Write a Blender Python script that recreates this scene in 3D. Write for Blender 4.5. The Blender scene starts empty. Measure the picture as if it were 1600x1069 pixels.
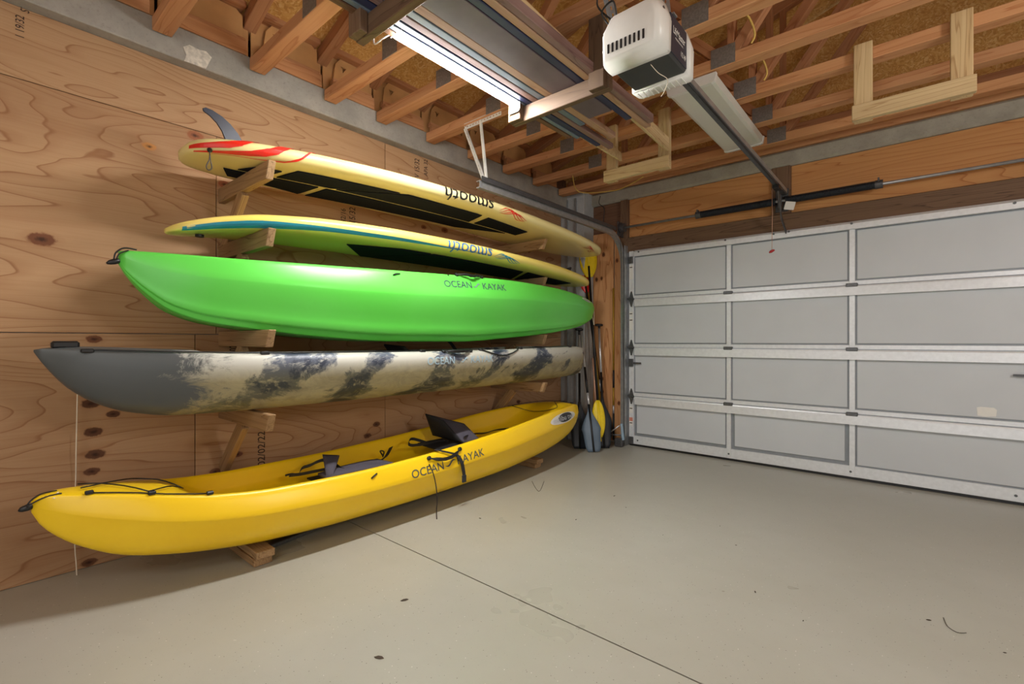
import bpy, bmesh, math, random
import numpy as np
from mathutils import Vector, Matrix
random.seed(7)
C = bpy.context.scene.collection
S = bpy.context.scene
# ------------------------------------------------------------------ camera
F = 740.0; V0 = 533.0; H = 1.15; YAW = math.radians(40.5)
cy_, sy_ = math.cos(YAW), math.sin(YAW)
cam = bpy.data.cameras.new('camera'); camo = bpy.data.objects.new('camera', cam); C.objects.link(camo)
cam.sensor_width = 36; cam.lens = F*36/1600; cam.shift_y = (V0-534.5)/1600; cam.clip_start = .05
camo.location = (0, 0, H); camo.rotation_euler = (math.pi/2, 0, YAW)
S.camera = camo
# ------------------------------------------------------------------ world, lights, exposure
W = bpy.data.worlds.new('world'); S.world = W; W.use_nodes = True
W.node_tree.nodes['Background'].inputs[0].default_value = (.9, .95, 1, 1)
W.node_tree.nodes['Background'].inputs[1].default_value = .3
S.view_settings.view_transform = 'Standard'; S.view_settings.look = 'None'
S.view_settings.exposure = -.22; S.view_settings.gamma = 1; S.view_settings.use_curve_mapping = False
def area(name, loc, rot, sx, sy, power, col=(1, 1, 1)):
    l = bpy.data.lights.new(name, 'AREA'); l.shape = 'RECTANGLE'; l.size = sx; l.size_y = sy
    l.energy = power; l.color = col
    o = bpy.data.objects.new(name, l); C.objects.link(o); o.location = loc; o.rotation_euler = rot
    return o
area('ceiling_lamp_behind_camera', (-.2, -1.3, 2.55), (0, 0, 0), .5, 1.2, 22, (.97, .98, 1))
def bulb(name, loc, power, r, col):  # point light, used for the added fills only
    l = bpy.data.lights.new(name, 'POINT'); l.energy = power; l.shadow_soft_size = r; l.color = col
    o = bpy.data.objects.new(name, l); C.objects.link(o); o.location = loc
bulb('roof_fill_right', (1.7, 1.9, 2.05), 105, .25, (1, .98, .95))  # added fill out of view, brightens the trusses from the right
bulb('roof_fill_behind', (-1.2, -1.6, 2.1), 30, .25, (1, .98, .95))  # second added fill, unseen, throws light up at the roof
area('rear_fill_light', (1.0, -2.3, 1.2), (math.radians(112), 0, 0), 3.4, 2.2, 66, (.92, .96, 1))  # added soft fill behind the camera; the wall there has no opening
# ------------------------------------------------------------------ helpers
def at(u, v, X=None, Y=None, Z=None):
    """photo pixel -> point on the plane X=, Y= or Z="""
    k = (u-800)/F; h = (V0-v)/F
    dx, dy, dz = k*cy_-sy_, k*sy_+cy_, h
    if X is not None: t = X/dx
    elif Y is not None: t = Y/dy
    else: t = (Z-H)/dz
    return Vector((dx*t, dy*t, H+dz*t))
def tag(o, label=None, cat=None, group=None, kind=None):
    if label: o['label'] = label
    if cat: o['category'] = cat
    if group: o['group'] = group
    if kind: o['kind'] = kind
    return o
def empty(name, loc, label=None, cat=None, group=None, kind=None):
    o = bpy.data.objects.new(name, None); C.objects.link(o); o.location = loc; o.empty_display_size = .1
    return tag(o, label, cat, group, kind)
def wmat(o):
    m = Matrix.Translation(o.location) @ o.rotation_euler.to_matrix().to_4x4()
    if o.parent: m = wmat(o.parent) @ o.matrix_parent_inverse @ m
    return m
def link(name, me, m, parent=None, mw=None):
    if m is not None and not me.materials: me.materials.append(m)
    o = bpy.data.objects.new(name, me); C.objects.link(o)
    if parent:
        o.parent = parent; o.matrix_parent_inverse = wmat(parent).inverted()
    if mw is not None:
        o.location = mw.to_translation(); o.rotation_euler = mw.to_euler()
    return o
def bm_obj(name, bm, m, parent=None, smooth=False, mw=None):
    me = bpy.data.meshes.new(name); bmesh.ops.recalc_face_normals(bm, faces=bm.faces); bm.to_mesh(me); bm.free()
    if smooth:
        for p in me.polygons: p.use_smooth = True
    return link(name, me, m, parent, mw)
def bbox(bm, lo, hi, bev=0):
    g = bmesh.ops.create_cube(bm, size=1)['verts']
    for v in g:
        v.co = Vector([lo[i]+(v.co[i]+.5)*(hi[i]-lo[i]) for i in range(3)])
    if bev:
        es = list({e for v in g for e in v.link_edges})
        bmesh.ops.bevel(bm, geom=es, offset=bev, segments=1, affect='EDGES')
def box(name, lo, hi, m, parent=None, bev=0):
    bm = bmesh.new(); bbox(bm, lo, hi, bev); return bm_obj(name, bm, m, parent)
def frame(p0, p1, up=(0, 0, 1)):
    p0, p1 = Vector(p0), Vector(p1); x = (p1-p0).normalized(); up = Vector(up)
    if abs(x.dot(up)) > .99: up = Vector((0, 1, 0))
    y = up.cross(x).normalized(); z = x.cross(y)
    return Matrix((x, y, z)).transposed().to_4x4(), (p1-p0).length
def beam(name, p0, p1, w, h, m, parent=None, up=(0, 0, 1), bev=.003, cut=0):
    """board from p0 to p1: w across, h along up; grain along local x"""
    R, L = frame(p0, p1, up); bm = bmesh.new()
    bbox(bm, (0, -w/2, -h/2), (L, w/2, h/2), bev)
    if cut:
        for v in bm.verts:
            if v.co.x > L/2 and v.co.z < 0: v.co.x -= cut
    return bm_obj(name, bm, m, parent, mw=Matrix.Translation(Vector(p0)) @ R)
def tubebm(bm, pts, r, seg=8, cap=True):
    pts = [Vector(p) for p in pts]; rings = []
    rs = r if isinstance(r, (list, tuple)) else [r]*len(pts)
    n = None
    for i, p in enumerate(pts):
        t = (pts[min(i+1, len(pts)-1)]-pts[max(i-1, 0)]).normalized()
        if n is None:
            n = t.orthogonal().normalized()
        else:
            n = (n-t*n.dot(t)); n = n.normalized() if n.length > 1e-6 else t.orthogonal().normalized()
        b = t.cross(n)
        rings.append([bm.verts.new(p+(n*math.cos(a)+b*math.sin(a))*rs[i]) for a in [2*math.pi*k/seg for k in range(seg)]])
    for a, b in zip(rings, rings[1:]):
        for k in range(seg): bm.faces.new((a[k], a[(k+1) % seg], b[(k+1) % seg], b[k]))
    if cap: bm.faces.new(rings[0][::-1]); bm.faces.new(rings[-1])
def tube(name, pts, r, m, parent=None, seg=8):
    bm = bmesh.new(); tubebm(bm, pts, r, seg); return bm_obj(name, bm, m, parent, True)
def curve_pts(pts, n=6):
    pts = [Vector(p) for p in pts]; P = [pts[0]]+pts+[pts[-1]]; out = []
    for i in range(1, len(P)-2):
        for k in range(n):
            t = k/n; a, b, c, d = P[i-1], P[i], P[i+1], P[i+2]
            out.append(.5*((2*b)+(c-a)*t+(2*a-5*b+4*c-d)*t*t+(3*b-a-3*c+d)*t**3))
    return out+[pts[-1]]
def ribbon(name, pts, w, th, m, parent=None, side=(0, 1, 0)):
    """flat strap along pts, width along side"""
    pts = [Vector(p) for p in pts]; s = Vector(side).normalized(); bm = bmesh.new(); rings = []
    for i, p in enumerate(pts):
        t = (pts[min(i+1, len(pts)-1)]-pts[max(i-1, 0)]).normalized()
        n = t.cross(s).normalized() if t.cross(s).length > 1e-4 else Vector((0, 0, 1))
        rings.append([bm.verts.new(p+s*w/2*a+n*th/2*b) for a, b in ((-1, -1), (1, -1), (1, 1), (-1, 1))])
    for a, b in zip(rings, rings[1:]):
        for k in range(4): bm.faces.new((a[k], a[(k+1) % 4], b[(k+1) % 4], b[k]))
    bm.faces.new(rings[0][::-1]); bm.faces.new(rings[-1])
    return bm_obj(name, bm, m, parent)
def prism(name, poly, axis, lo, hi, m, parent=None, bev=0):
    """poly of 2D points in the two axes that are not `axis`, extruded lo..hi"""
    bm = bmesh.new(); ax = [i for i in range(3) if i != axis]; R = []
    for d in (lo, hi):
        r = []
        for a, b in poly:
            co = [0, 0, 0]; co[axis] = d; co[ax[0]] = a; co[ax[1]] = b; r.append(bm.verts.new(co))
        R.append(r)
    n = len(poly); bm.faces.new(R[0]); bm.faces.new(R[1][::-1])
    for k in range(n): bm.faces.new((R[0][k], R[0][(k+1) % n], R[1][(k+1) % n], R[1][k]))
    if bev: bmesh.ops.bevel(bm, geom=list(bm.edges), offset=bev, segments=2, affect='EDGES')
    return bm_obj(name, bm, m, parent)
def cyl(bm, p0, p1, r, seg=12): tubebm(bm, [p0, p1], r, seg)
def kids(o): return [c for c in bpy.data.objects if c.parent == o]
def copy_tree(o, parent=None):
    c = o.copy(); C.objects.link(c)
    if parent: c.parent = parent; c.matrix_parent_inverse = o.matrix_parent_inverse
    for ch in KM.get(o.name, []): copy_tree(ch, c)
    return c
KM = {}
def index_kids(o):
    KM[o.name] = kids(o)
    for c in KM[o.name]: index_kids(c)
# ------------------------------------------------------------------ materials
def lin(c): return tuple(((x/255)/12.92 if x/255 <= .04045 else ((x/255+.055)/1.055)**2.4) for x in c)+(1,)
class NT:
    def __init__(s, name):
        s.m = bpy.data.materials.new(name); s.m.use_nodes = True; s.t = s.m.node_tree; s.n = s.t.nodes
        s.b = s.n['Principled BSDF']
    def add(s, typ, **kw):
        n = s.n.new(typ)
        for k, v in kw.items():
            if k.startswith('_'): setattr(n, k[1:], v)
        return n
    def l(s, a, b): s.t.links.new(a, b)
    def math(s, op, a, b=None, c=None, clamp=False):
        n = s.n.new('ShaderNodeMath'); n.operation = op; n.use_clamp = clamp
        for i, x in enumerate((a, b, c)):
            if x is None: continue
            if isinstance(x, (int, float)): n.inputs[i].default_value = x
            else: s.l(x, n.inputs[i])
        return n.outputs[0]
    def coords(s, scale=(1, 1, 1), rnd=0.0, rot=(0, 0, 0)):
        tc = s.n.new('ShaderNodeTexCoord'); mp = s.n.new('ShaderNodeMapping')
        mp.inputs['Scale'].default_value = scale; mp.inputs['Rotation'].default_value = rot
        s.l(tc.outputs['Object'], mp.inputs[0]); out = mp.outputs[0]
        if rnd:
            oi = s.n.new('ShaderNodeObjectInfo'); va = s.n.new('ShaderNodeVectorMath'); va.operation = 'ADD'
            cm = s.n.new('ShaderNodeCombineXYZ')
            r = s.math('MULTIPLY', oi.outputs['Random'], rnd)
            for i in range(3): s.l(r, cm.inputs[i])
            s.l(out, va.inputs[0]); s.l(cm.outputs[0], va.inputs[1]); out = va.outputs[0]
        return out
    def noise(s, vec, scale, detail=3, rough=.5, dist=0):
        n = s.n.new('ShaderNodeTexNoise'); n.inputs['Scale'].default_value = scale
        n.inputs['Detail'].default_value = detail; n.inputs['Roughness'].default_value = rough
        n.inputs['Distortion'].default_value = dist; s.l(vec, n.inputs['Vector']); return n.outputs[0]
    def ramp(s, fac, stops):
        n = s.n.new('ShaderNodeValToRGB'); r = n.color_ramp
        while len(r.elements) < len(stops): r.elements.new(.5)
        for e, (p, c) in zip(r.elements, stops): e.position = p; e.color = c if len(c) == 4 else lin(c)
        s.l(fac, n.inputs[0]); return n.outputs[0]
    def mix(s, fac, a, b, mode='MIX'):
        n = s.n.new('ShaderNodeMix'); n.data_type = 'RGBA'; n.blend_type = mode
        for i, x in ((0, fac), (6, a), (7, b)):
            if isinstance(x, (int, float)): n.inputs[i].default_value = x
            elif isinstance(x, tuple): n.inputs[i].default_value = x if len(x) == 4 else lin(x)
            else: s.l(x, n.inputs[i])
        return n.outputs[2]
    def mapr(s, v, a, b, c=0, d=1):
        n = s.n.new('ShaderNodeMapRange'); n.inputs[1].default_value = a; n.inputs[2].default_value = b
        n.inputs[3].default_value = c; n.inputs[4].default_value = d; s.l(v, n.inputs[0]); return n.outputs[0]
    def bump(s, h, strength=.2, dist=.002):
        n = s.n.new('ShaderNodeBump'); n.inputs['Strength'].default_value = strength; n.inputs['Distance'].default_value = dist
        s.l(h, n.inputs['Height']); s.l(n.outputs[0], s.b.inputs['Normal'])
    def fin(s, col, rough=.6, metal=0, spec=.5):
        if isinstance(col, tuple): s.b.inputs['Base Color'].default_value = col if len(col) == 4 else lin(col)
        else: s.l(col, s.b.inputs['Base Color'])
        if isinstance(rough, (int, float)): s.b.inputs['Roughness'].default_value = rough
        else: s.l(rough, s.b.inputs['Roughness'])
        s.b.inputs['Metallic'].default_value = metal; s.b.inputs['Specular IOR Level'].default_value = spec
        return s.m
def plain(name, c, rough=.5, metal=0, var=.06, scale=30, spec=.5):
    t = NT(name); v = t.coords(); n = t.noise(v, scale, 3)
    col = t.mix(t.mapr(n, .3, .7), tuple(x*(1-var) for x in lin(c)[:3])+(1,), tuple(min(1, x*(1+var)) for x in lin(c)[:3])+(1,))
    return t.fin(col, rough, metal, spec)
def wood(name, light, mid, dark, axis='x', freq=14, stretch=.12, nscale=5.0, rnd=40.0, line=.5, knots=None, rough=.65, streak=.35, kn=None, varamt=.25):
    """softwood: contour lines of a noise field stretched along the grain, fine streaks, round knots"""
    t = NT(name)
    sc = {'x': (stretch, 1, 1), 'y': (1, stretch, 1), 'z': (1, 1, stretch)}[axis]
    fs = {'x': (.02, 1, 1), 'y': (1, .02, 1), 'z': (1, 1, .02)}[axis]
    v = t.coords(sc, rnd); f = t.noise(v, nscale, 3, .42, .35)
    ring = t.math('FRACT', t.math('MULTIPLY', f, freq))
    lm = tuple(light[i]*.62+mid[i]*.38 for i in range(3)); ld = tuple(mid[i]*.65+dark[i]*.35 for i in range(3))
    base = t.ramp(ring, [(0, light), (.5, light), (.88, lm), (.945, ld if line > .7 else mid), (.965, ld if line > .7 else mid), (1, light)])
    v2 = t.coords(fs, rnd); st = t.noise(v2, 120, 4, .6)
    base = t.mix(t.math('MULTIPLY', t.mapr(st, .45, .75), streak), base, mid)
    big = t.noise(t.coords(sc, rnd+3), nscale*.5, 2)
    base = t.mix(t.math('MULTIPLY', t.mapr(big, .42, .68), varamt), base, dark)
    oi = t.n.new('ShaderNodeObjectInfo')
    tint = t.ramp(oi.outputs['Random'], [(0, (.82, .80, .78, 1)), (.5, (1, 1, 1, 1)), (1, (.92, .88, .83, 1))])
    base = t.mix(1, base, tint, 'MULTIPLY')
    if knots:
        vo = t.n.new('ShaderNodeTexVoronoi'); vo.inputs['Scale'].default_value = knots
        ks = {'x': (.45, 1, 1), 'y': (1, .45, 1), 'z': (1, 1, .45)}[axis]
        t.l(t.coords(ks, rnd), vo.inputs['Vector'])
        base = t.mix(t.mapr(vo.outputs['Distance'], .07, .035), base, (70, 38, 22))
    if kn:   # knots at known places (object coordinates), r in metres
        tc = t.n.new('ShaderNodeTexCoord')
        wob = t.noise(tc.outputs['Object'], 60, 2)
        for (p, r, c) in kn:
            sb = t.n.new('ShaderNodeVectorMath'); sb.operation = 'SUBTRACT'; t.l(tc.outputs['Object'], sb.inputs[0]); sb.inputs[1].default_value = p
            ml = t.n.new('ShaderNodeVectorMath'); ml.operation = 'MULTIPLY'; t.l(sb.outputs[0], ml.inputs[0])
            ml.inputs[1].default_value = (0 if axis != 'z' else 1, .6 if axis == 'y' else 1, 1 if axis == 'y' else .6)
            if axis == 'z': ml.inputs[1].default_value = (1, 0, .7)
            ln = t.n.new('ShaderNodeVectorMath'); ln.operation = 'LENGTH'; t.l(ml.outputs[0], ln.inputs[0])
            d = t.math('ADD', ln.outputs['Value'], t.math('MULTIPLY', t.math('SUBTRACT', wob, .5), r*.5))
            base = t.mix(t.mapr(d, r*1.6, r*.9, 0, .45), base, mid)
            base = t.mix(t.mapr(d, r, r*.75, 0, .9), base, c)
            base = t.mix(t.mapr(d, r*.5, r*.1, 0, .8), base, (45, 25, 15))
    t.bump(st, .12, .001)
    return t.fin(base, rough, 0, .3)
def YZ(u, v): p = at(u, v, X=-3.2); return (-3.2, p.y, p.z)
kn = [(YZ(65, 374), .034, (110, 62, 38)), (YZ(147, 530), .022, (105, 60, 38)), (YZ(142, 631), .026, (75, 40, 25)),
      (YZ(177, 647), .02, (75, 40, 25)), (YZ(146, 675), .026, (80, 42, 26)), (YZ(149, 710), .027, (80, 45, 28)),
      (YZ(143, 737), .022, (90, 52, 34)), (YZ(141, 768), .024, (120, 78, 55)), (YZ(139, 879), .022, (95, 58, 38)),
      (YZ(371, 710), .02, (110, 65, 48)), (YZ(336, 737), .022, (120, 75, 55)), (YZ(233, 229), .022, (190, 130, 70)),
      (YZ(305, 212), .03, (150, 90, 58)), (YZ(588, 663), .022, (90, 55, 38)), (YZ(574, 681), .022, (95, 60, 42)),
      (YZ(695, 360), .026, (110, 62, 40)), (YZ(662, 355), .02, (120, 70, 45)), (YZ(826, 392), .022, (100, 58, 40)),
      (YZ(810, 628), .022, (90, 55, 40)), (YZ(776, 648), .024, (105, 68, 50)), (YZ(350, 288), .022, (150, 85, 60))]
M = {}
M['ply'] = wood('plywood_left', (187, 150, 113), (164, 120, 84), (138, 95, 64), 'y', 27, .2, 2.2, 0, .8, None, kn=kn, streak=.35, varamt=.4)
M['ply_warm'] = wood('plywood_warm', (212, 156, 98), (190, 126, 74), (156, 98, 56), 'x', 22, .16, 2.6, 30, .8, 1.3)
knf = [((*at(943, 398, Y=4.845)[:],)[0:3], .022, (100, 58, 35)), (tuple(at(964, 407, Y=4.845)), .02, (110, 62, 38)),
       (tuple(at(940, 435, Y=4.845)), .018, (100, 60, 38)), (tuple(at(942, 612, Y=4.845)), .016, (110, 66, 42)), (tuple(at(932, 437, Y=4.845)), .02, (95, 55, 35)),
       (tuple(at(941, 592, Y=4.845)), .018, (100, 58, 35)), (tuple(at(967, 630, Y=4.845)), .02, (110, 62, 38))]
M['ply_pine'] = wood('plywood_pine', (214, 160, 110), (190, 128, 80), (150, 95, 58), 'z', 10, .14, 4.5, 0, .8, None, kn=knf)
M['lumber'] = wood('framing_lumber', (212, 158, 112), (188, 128, 84), (150, 96, 62), 'x', 7, .08, 9, 60, .5, .9)
M['lumber_far'] = wood('truss_lumber', (196, 142, 102), (168, 112, 76), (130, 84, 56), 'x', 7, .08, 9, 60, .5, .9)
M['lumber_grey'] = wood('treated_lumber', (170, 138, 100), (135, 103, 70), (100, 74, 48), 'x', 9, .06, 14, 60, .8, 1.0, streak=.6)
M['lumber_pale'] = wood('pale_lumber', (222, 196, 150), (196, 164, 118), (160, 125, 85), 'x', 8, .07, 12, 60, .8, None, streak=.5)
M['lumber_dark'] = wood('weathered_lumber', (125, 98, 76), (100, 74, 56), (74, 54, 42), 'x', 9, .06, 12, 60, .8, 1.0)
M['lumber_smoke'] = wood('smoked_lumber', (112, 90, 70), (90, 70, 54), (66, 50, 38), 'x', 9, .06, 12, 60, .8, 1.0)
M['baffle'] = plain('vent_baffle_board', (205, 155, 98), .8, var=.14, scale=5)
def osb():
    t = NT('strand_board'); v = t.coords((1, 1, 1))
    vo = t.n.new('ShaderNodeTexVoronoi'); vo.inputs['Scale'].default_value = 80
    nz = t.n.new('ShaderNodeTexNoise'); nz.inputs['Scale'].default_value = 9; t.l(v, nz.inputs['Vector'])
    mp = t.n.new('ShaderNodeVectorMath'); mp.operation = 'MULTIPLY_ADD'; t.l(nz.outputs['Color'], mp.inputs[0]); mp.inputs[1].default_value = (.16, .16, .16); t.l(v, mp.inputs[2])
    t.l(mp.outputs[0], vo.inputs['Vector'])
    bw = t.n.new('ShaderNodeSeparateColor'); t.l(vo.outputs['Color'], bw.inputs[0])
    a = t.ramp(bw.outputs[0], [(0, (204, 150, 84)), (.4, (220, 168, 96)), (.75, (230, 184, 112)), (1, (240, 204, 140))])
    n2 = t.noise(v, 1.6, 3); a = t.mix(t.math('MULTIPLY', t.mapr(n2, .4, .7), .3), a, (160, 100, 50))
    t.bump(bw.outputs[0], .3, .003)
    return t.fin(a, .75, 0, .25)
M['osb'] = osb()
def concrete(name, a, b, sp=.5):
    t = NT(name); v = t.coords(); n = t.noise(v, 5, 6, .65); n2 = t.noise(v, 60, 4, .6)
    col = t.mix(t.mapr(n, .3, .7), a, b); col = t.mix(t.math('MULTIPLY', t.mapr(n2, .55, .75), .3), col, tuple(int(x*.7) for x in a))
    t.bump(n2, .4, .003); return t.fin(col, .85, 0, .3)
M['concrete'] = concrete('beam_concrete', (150, 146, 138), (176, 171, 162))
M['concrete_col'] = concrete('painted_concrete', (168, 172, 174), (190, 192, 192))
M['concrete_pipe'] = concrete('grey_lintel', (146, 140, 128), (170, 164, 150))
def floor_mat():
    t = NT('painted_floor'); v = t.coords(); n = t.noise(v, .9, 4, .6); n3 = t.noise(v, 7, 5, .65)
    col = t.mix(t.mapr(n, .35, .65), (164, 161, 148), (172, 170, 159))
    col = t.mix(t.math('MULTIPLY', t.mapr(n3, .5, .75), .15), col, (150, 146, 134))
    for sc, th, c in ((55, .12, (95, 90, 80)), (90, .1, (120, 112, 100)), (40, .085, (222, 220, 212)), (24, .05, (70, 62, 52))):
        vo = t.n.new('ShaderNodeTexVoronoi'); vo.inputs['Scale'].default_value = sc; t.l(v, vo.inputs['Vector'])
        sep = t.n.new('ShaderNodeSeparateColor'); t.l(vo.outputs['Color'], sep.inputs[0])
        on = t.math('GREATER_THAN', sep.outputs[1], .62)
        col = t.mix(t.math('MULTIPLY', t.mapr(vo.outputs['Distance'], th, th*.6), on), col, c)
    t.bump(n3, .06, .002)
    return t.fin(col, t.mapr(n, .3, .7, .26, .34), 0, .45)
M['floor'] = floor_mat()
M['alu'] = plain('aluminium_frame', (222, 225, 228), .38, .25, .05, 40)
M['door_skin'] = plain('door_panel_skin', (198, 202, 206), .5, .05, .025, 3)
M['foil'] = plain('panel_backing_foil', (140, 145, 150), .45, .3, .05, 20)
M['steel'] = plain('galvanised_steel', (165, 167, 168), .4, .6, .12, 25)
M['steel_dark'] = plain('dark_steel', (86, 86, 88), .45, .5, .15, 40)
M['hinge'] = plain('hinge_steel', (98, 100, 102), .4, .6, .2, 60)
M['plate'] = plain('nail_plate_zinc', (132, 126, 120), .5, .4, .2, 80)
M['black'] = plain('black_plastic', (22, 22, 24), .4, 0, .1)
M['strap'] = plain('black_webbing', (34, 33, 36), .8, 0, .15, 200)
M['seat'] = plain('seat_fabric', (72, 68, 78), .85, 0, .12, 150)
M['seat_dark'] = plain('seat_fabric_dark', (20, 19, 22), .8, 0, .1, 150)
M['white'] = plain('white_plastic', (222, 220, 214), .35, 0, .02)
M['white_metal'] = plain('white_enamel', (226, 224, 216), .45, 0, .02)
M['motor'] = plain('charcoal_housing', (52, 53, 54), .45, 0, .05)
M['label_dark'] = plain('dark_blue_label', (44, 48, 62), .4, 0, .04)
M['label_white'] = plain('white_sticker', (228, 226, 220), .5, 0, .02)
M['label_red'] = plain('red_sticker', (205, 130, 110), .5, 0, .02)
M['ink'] = plain('stamp_ink', (62, 44, 36), .8, 0, .1)
M['red'] = plain('red_gloss', (214, 40, 24), .35, 0, .05)
M['yellow_cable'] = plain('yellow_cable', (222, 186, 96), .5)
M['string'] = plain('white_string', (226, 212, 190), .8)
M['rope_dark'] = plain('dark_cord', (40, 30, 26), .8)
M['joint'] = plain('joint_shadow_gap', (60, 55, 48), .9)
M['plaster'] = plain('white_plaster_smear', (212, 205, 192), .9, 0, .25, 40)
M['wallpaint'] = plain('plain_wall', (200, 190, 172), .8)
def kayak_mat(name, a, b, rough=.32):
    t = NT(name); v = t.coords((1, .5, 1)); n = t.noise(v, 4, 4)
    col = t.mix(t.mapr(n, .35, .7), a, b); fine = t.noise(t.coords(), 300, 2); t.bump(fine, .08, .0006)
    return t.fin(col, rough, 0, .5)
M['ky'] = kayak_mat('yellow_polyethylene', (240, 196, 16), (244, 204, 30))
M['kg'] = kayak_mat('green_polyethylene', (92, 204, 72), (100, 210, 82))
def camo_mat():
    t = NT('camouflage_polyethylene'); v = t.coords((1, .55, 1), rot=(math.radians(28), 0, 0))
    tc = t.n.new('ShaderNodeTexCoord'); sp = t.n.new('ShaderNodeSeparateXYZ'); t.l(tc.outputs['Object'], sp.inputs[0])
    n = t.noise(v, 2.4, 8, .62, .6); n2 = t.noise(v, 3.6, 9, .7, 1.0); n3 = t.noise(v, 11, 8, .75, .8)
    col = t.mix(t.mapr(n3, .4, .62), (160, 149, 112), (134, 124, 94))
    up = t.mapr(sp.outputs['Z'], .95, 1.04); col = t.mix(t.math('MULTIPLY', up, .9), col, (190, 188, 178))
    sl = t.math('ADD', t.math('MULTIPLY', sp.outputs['Y'], 11.5), t.math('MULTIPLY', sp.outputs['Z'], -9.0))
    wv = t.math('SINE', t.math('ADD', sl, t.math('MULTIPLY', n2, 9.0)))
    msk = t.math('ADD', t.math('MULTIPLY', wv, .09), n)
    dk = t.mapr(msk, .53, .57); col = t.mix(t.math('MULTIPLY', dk, t.mapr(n3, .36, .5, .15, 1)), col, t.mix(up, (86, 84, 68), (82, 88, 102)))
    m2 = t.mapr(msk, .60, .63); col = t.mix(t.math('MULTIPLY', m2, t.mapr(n3, .42, .5)), col, t.mix(up, (50, 52, 50), (44, 50, 66)))
    bow = t.math('ADD', sp.outputs['Y'], t.math('MULTIPLY', t.math('SUBTRACT', n3, .5), .9))
    bow = t.math('ADD', bow, t.math('MULTIPLY', t.math('SUBTRACT', n, .5), .8))
    col = t.mix(t.mapr(bow, .66, .80), (76, 79, 79), col)
    return t.fin(col, .42, 0, .45)
M['kc'] = camo_mat()
def board_mat(name, base, low, zc):
    t = NT(name); v = t.coords((1, .3, 1)); n = t.noise(v, 3, 3)
    col = t.mix(t.mapr(n, .35, .7), base, low); return t.fin(col, .22, 0, .5)
M['board'] = board_mat('cream_yellow_board', (228, 212, 150), (222, 203, 132), 2.1)
M['board2'] = board_mat('yellow_board', (234, 212, 116), (228, 204, 98), 1.8)
M['pad'] = plain('black_deck_pad', (17, 20, 30), .95, 0, .12, 200, .15)
M['teal'] = plain('teal_stripe', (30, 130, 150), .35, 0, .05)
M['blue_ink'] = plain('blue_lettering', (60, 110, 160), .4)
M['fin'] = plain('navy_fin', (20, 22, 40), .4, 0, .1)
M['grey_ink'] = plain('grey_lettering', (72, 78, 78), .5)
M['pale_ink'] = plain('slate_lettering', (112, 128, 138), .5)
M['light_ink'] = plain('pale_blue_lettering', (160, 186, 198), .5)
M['gold'] = plain('gold_shaft', (176, 136, 44), .4, .3, .1)
M['yblade'] = plain('yellow_blade', (236, 204, 28), .4)
M['gblade'] = kayak_mat('grey_blue_blade', (84, 100, 116), (96, 112, 128), .5)
M['kblade'] = plain('black_blade', (30, 34, 41), .45, 0, .1)
M['silver'] = plain('silver_tube', (206, 206, 208), .3, .6)
M['copper'] = plain('copper_tube', (196, 150, 124), .4, .3)
M['spring'] = plain('spring_steel', (48, 52, 58), .45, .4, .15, 90)
M['slate'] = plain('slate_coated_trim', (104, 90, 100), .5, 0, .1, 12)
M['navy'] = plain('navy_coated_trim', (44, 50, 82), .45, 0, .1, 12)
M['steelblue'] = plain('blue_grey_trim', (104, 116, 132), .45, 0, .1, 12)
M['mauve'] = wood('stained_moulding', (146, 118, 112), (120, 92, 86), (96, 72, 66), 'x', 6, .05, 14, 20, .5)
M['tan'] = wood('tan_moulding', (196, 160, 136), (170, 132, 106), (140, 104, 80), 'x', 6, .05, 14, 20, .5)
M['brownwood'] = wood('brown_stained_board', (128, 94, 72), (104, 72, 52), (80, 54, 38), 'x', 8, .06, 12, 20, .8)
def emis(name, c, st):
    t = NT(name); t.b.inputs['Emission Color'].default_value = lin(c); t.b.inputs['Emission Strength'].default_value = st
    return t.fin(c, .4)
M['led'] = emis('lit_led_lens', (252, 251, 250), 450)
# ------------------------------------------------------------------ text helper
def text_tris(s, size, res=3):
    cu = bpy.data.curves.new('t', 'FONT'); cu.body = s; cu.size = size; cu.resolution_u = res; cu.fill_mode = 'FRONT'; cu.offset = .006
    o = bpy.data.objects.new('t', cu); C.objects.link(o)
    dg = bpy.context.evaluated_depsgraph_get(); me = bpy.data.meshes.new_from_object(o.evaluated_get(dg))
    bpy.data.objects.remove(o); bpy.data.curves.remove(cu)
    bm = bmesh.new(); bm.from_mesh(me); bpy.data.meshes.remove(me)
    bmesh.ops.triangulate(bm, faces=bm.faces)
    return bm
def text_on(name, s, height, width, fn, m, parent, rot180=False, subdiv=True, fine=None):
    """lettering whose (x, y) in metres is carried onto a surface by fn(x, y) -> point"""
    bm = text_tris(s, 1.0)
    xs = [v.co.x for v in bm.verts]; ys = [v.co.y for v in bm.verts]
    x0, x1, y0, y1 = min(xs), max(xs), min(ys), max(ys)
    for v in bm.verts:
        v.co.x = (v.co.x-x0)/(x1-x0)*width; v.co.y = (v.co.y-y0)/(y1-y0)*height
    if subdiv:
        for _ in range(5):
            es = [e for e in bm.edges if e.calc_length() > (fine or height*.4)]
            if es: bmesh.ops.subdivide_edges(bm, edges=es, cuts=1)
            bmesh.ops.triangulate(bm, faces=[f for f in bm.faces if len(f.verts) > 3])
    for v in bm.verts:
        x, y = v.co.x, v.co.y
        if rot180: x, y = width-x, height-y
        v.co = fn(x, y)
    return bm_obj(name, bm, m, parent)
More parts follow.
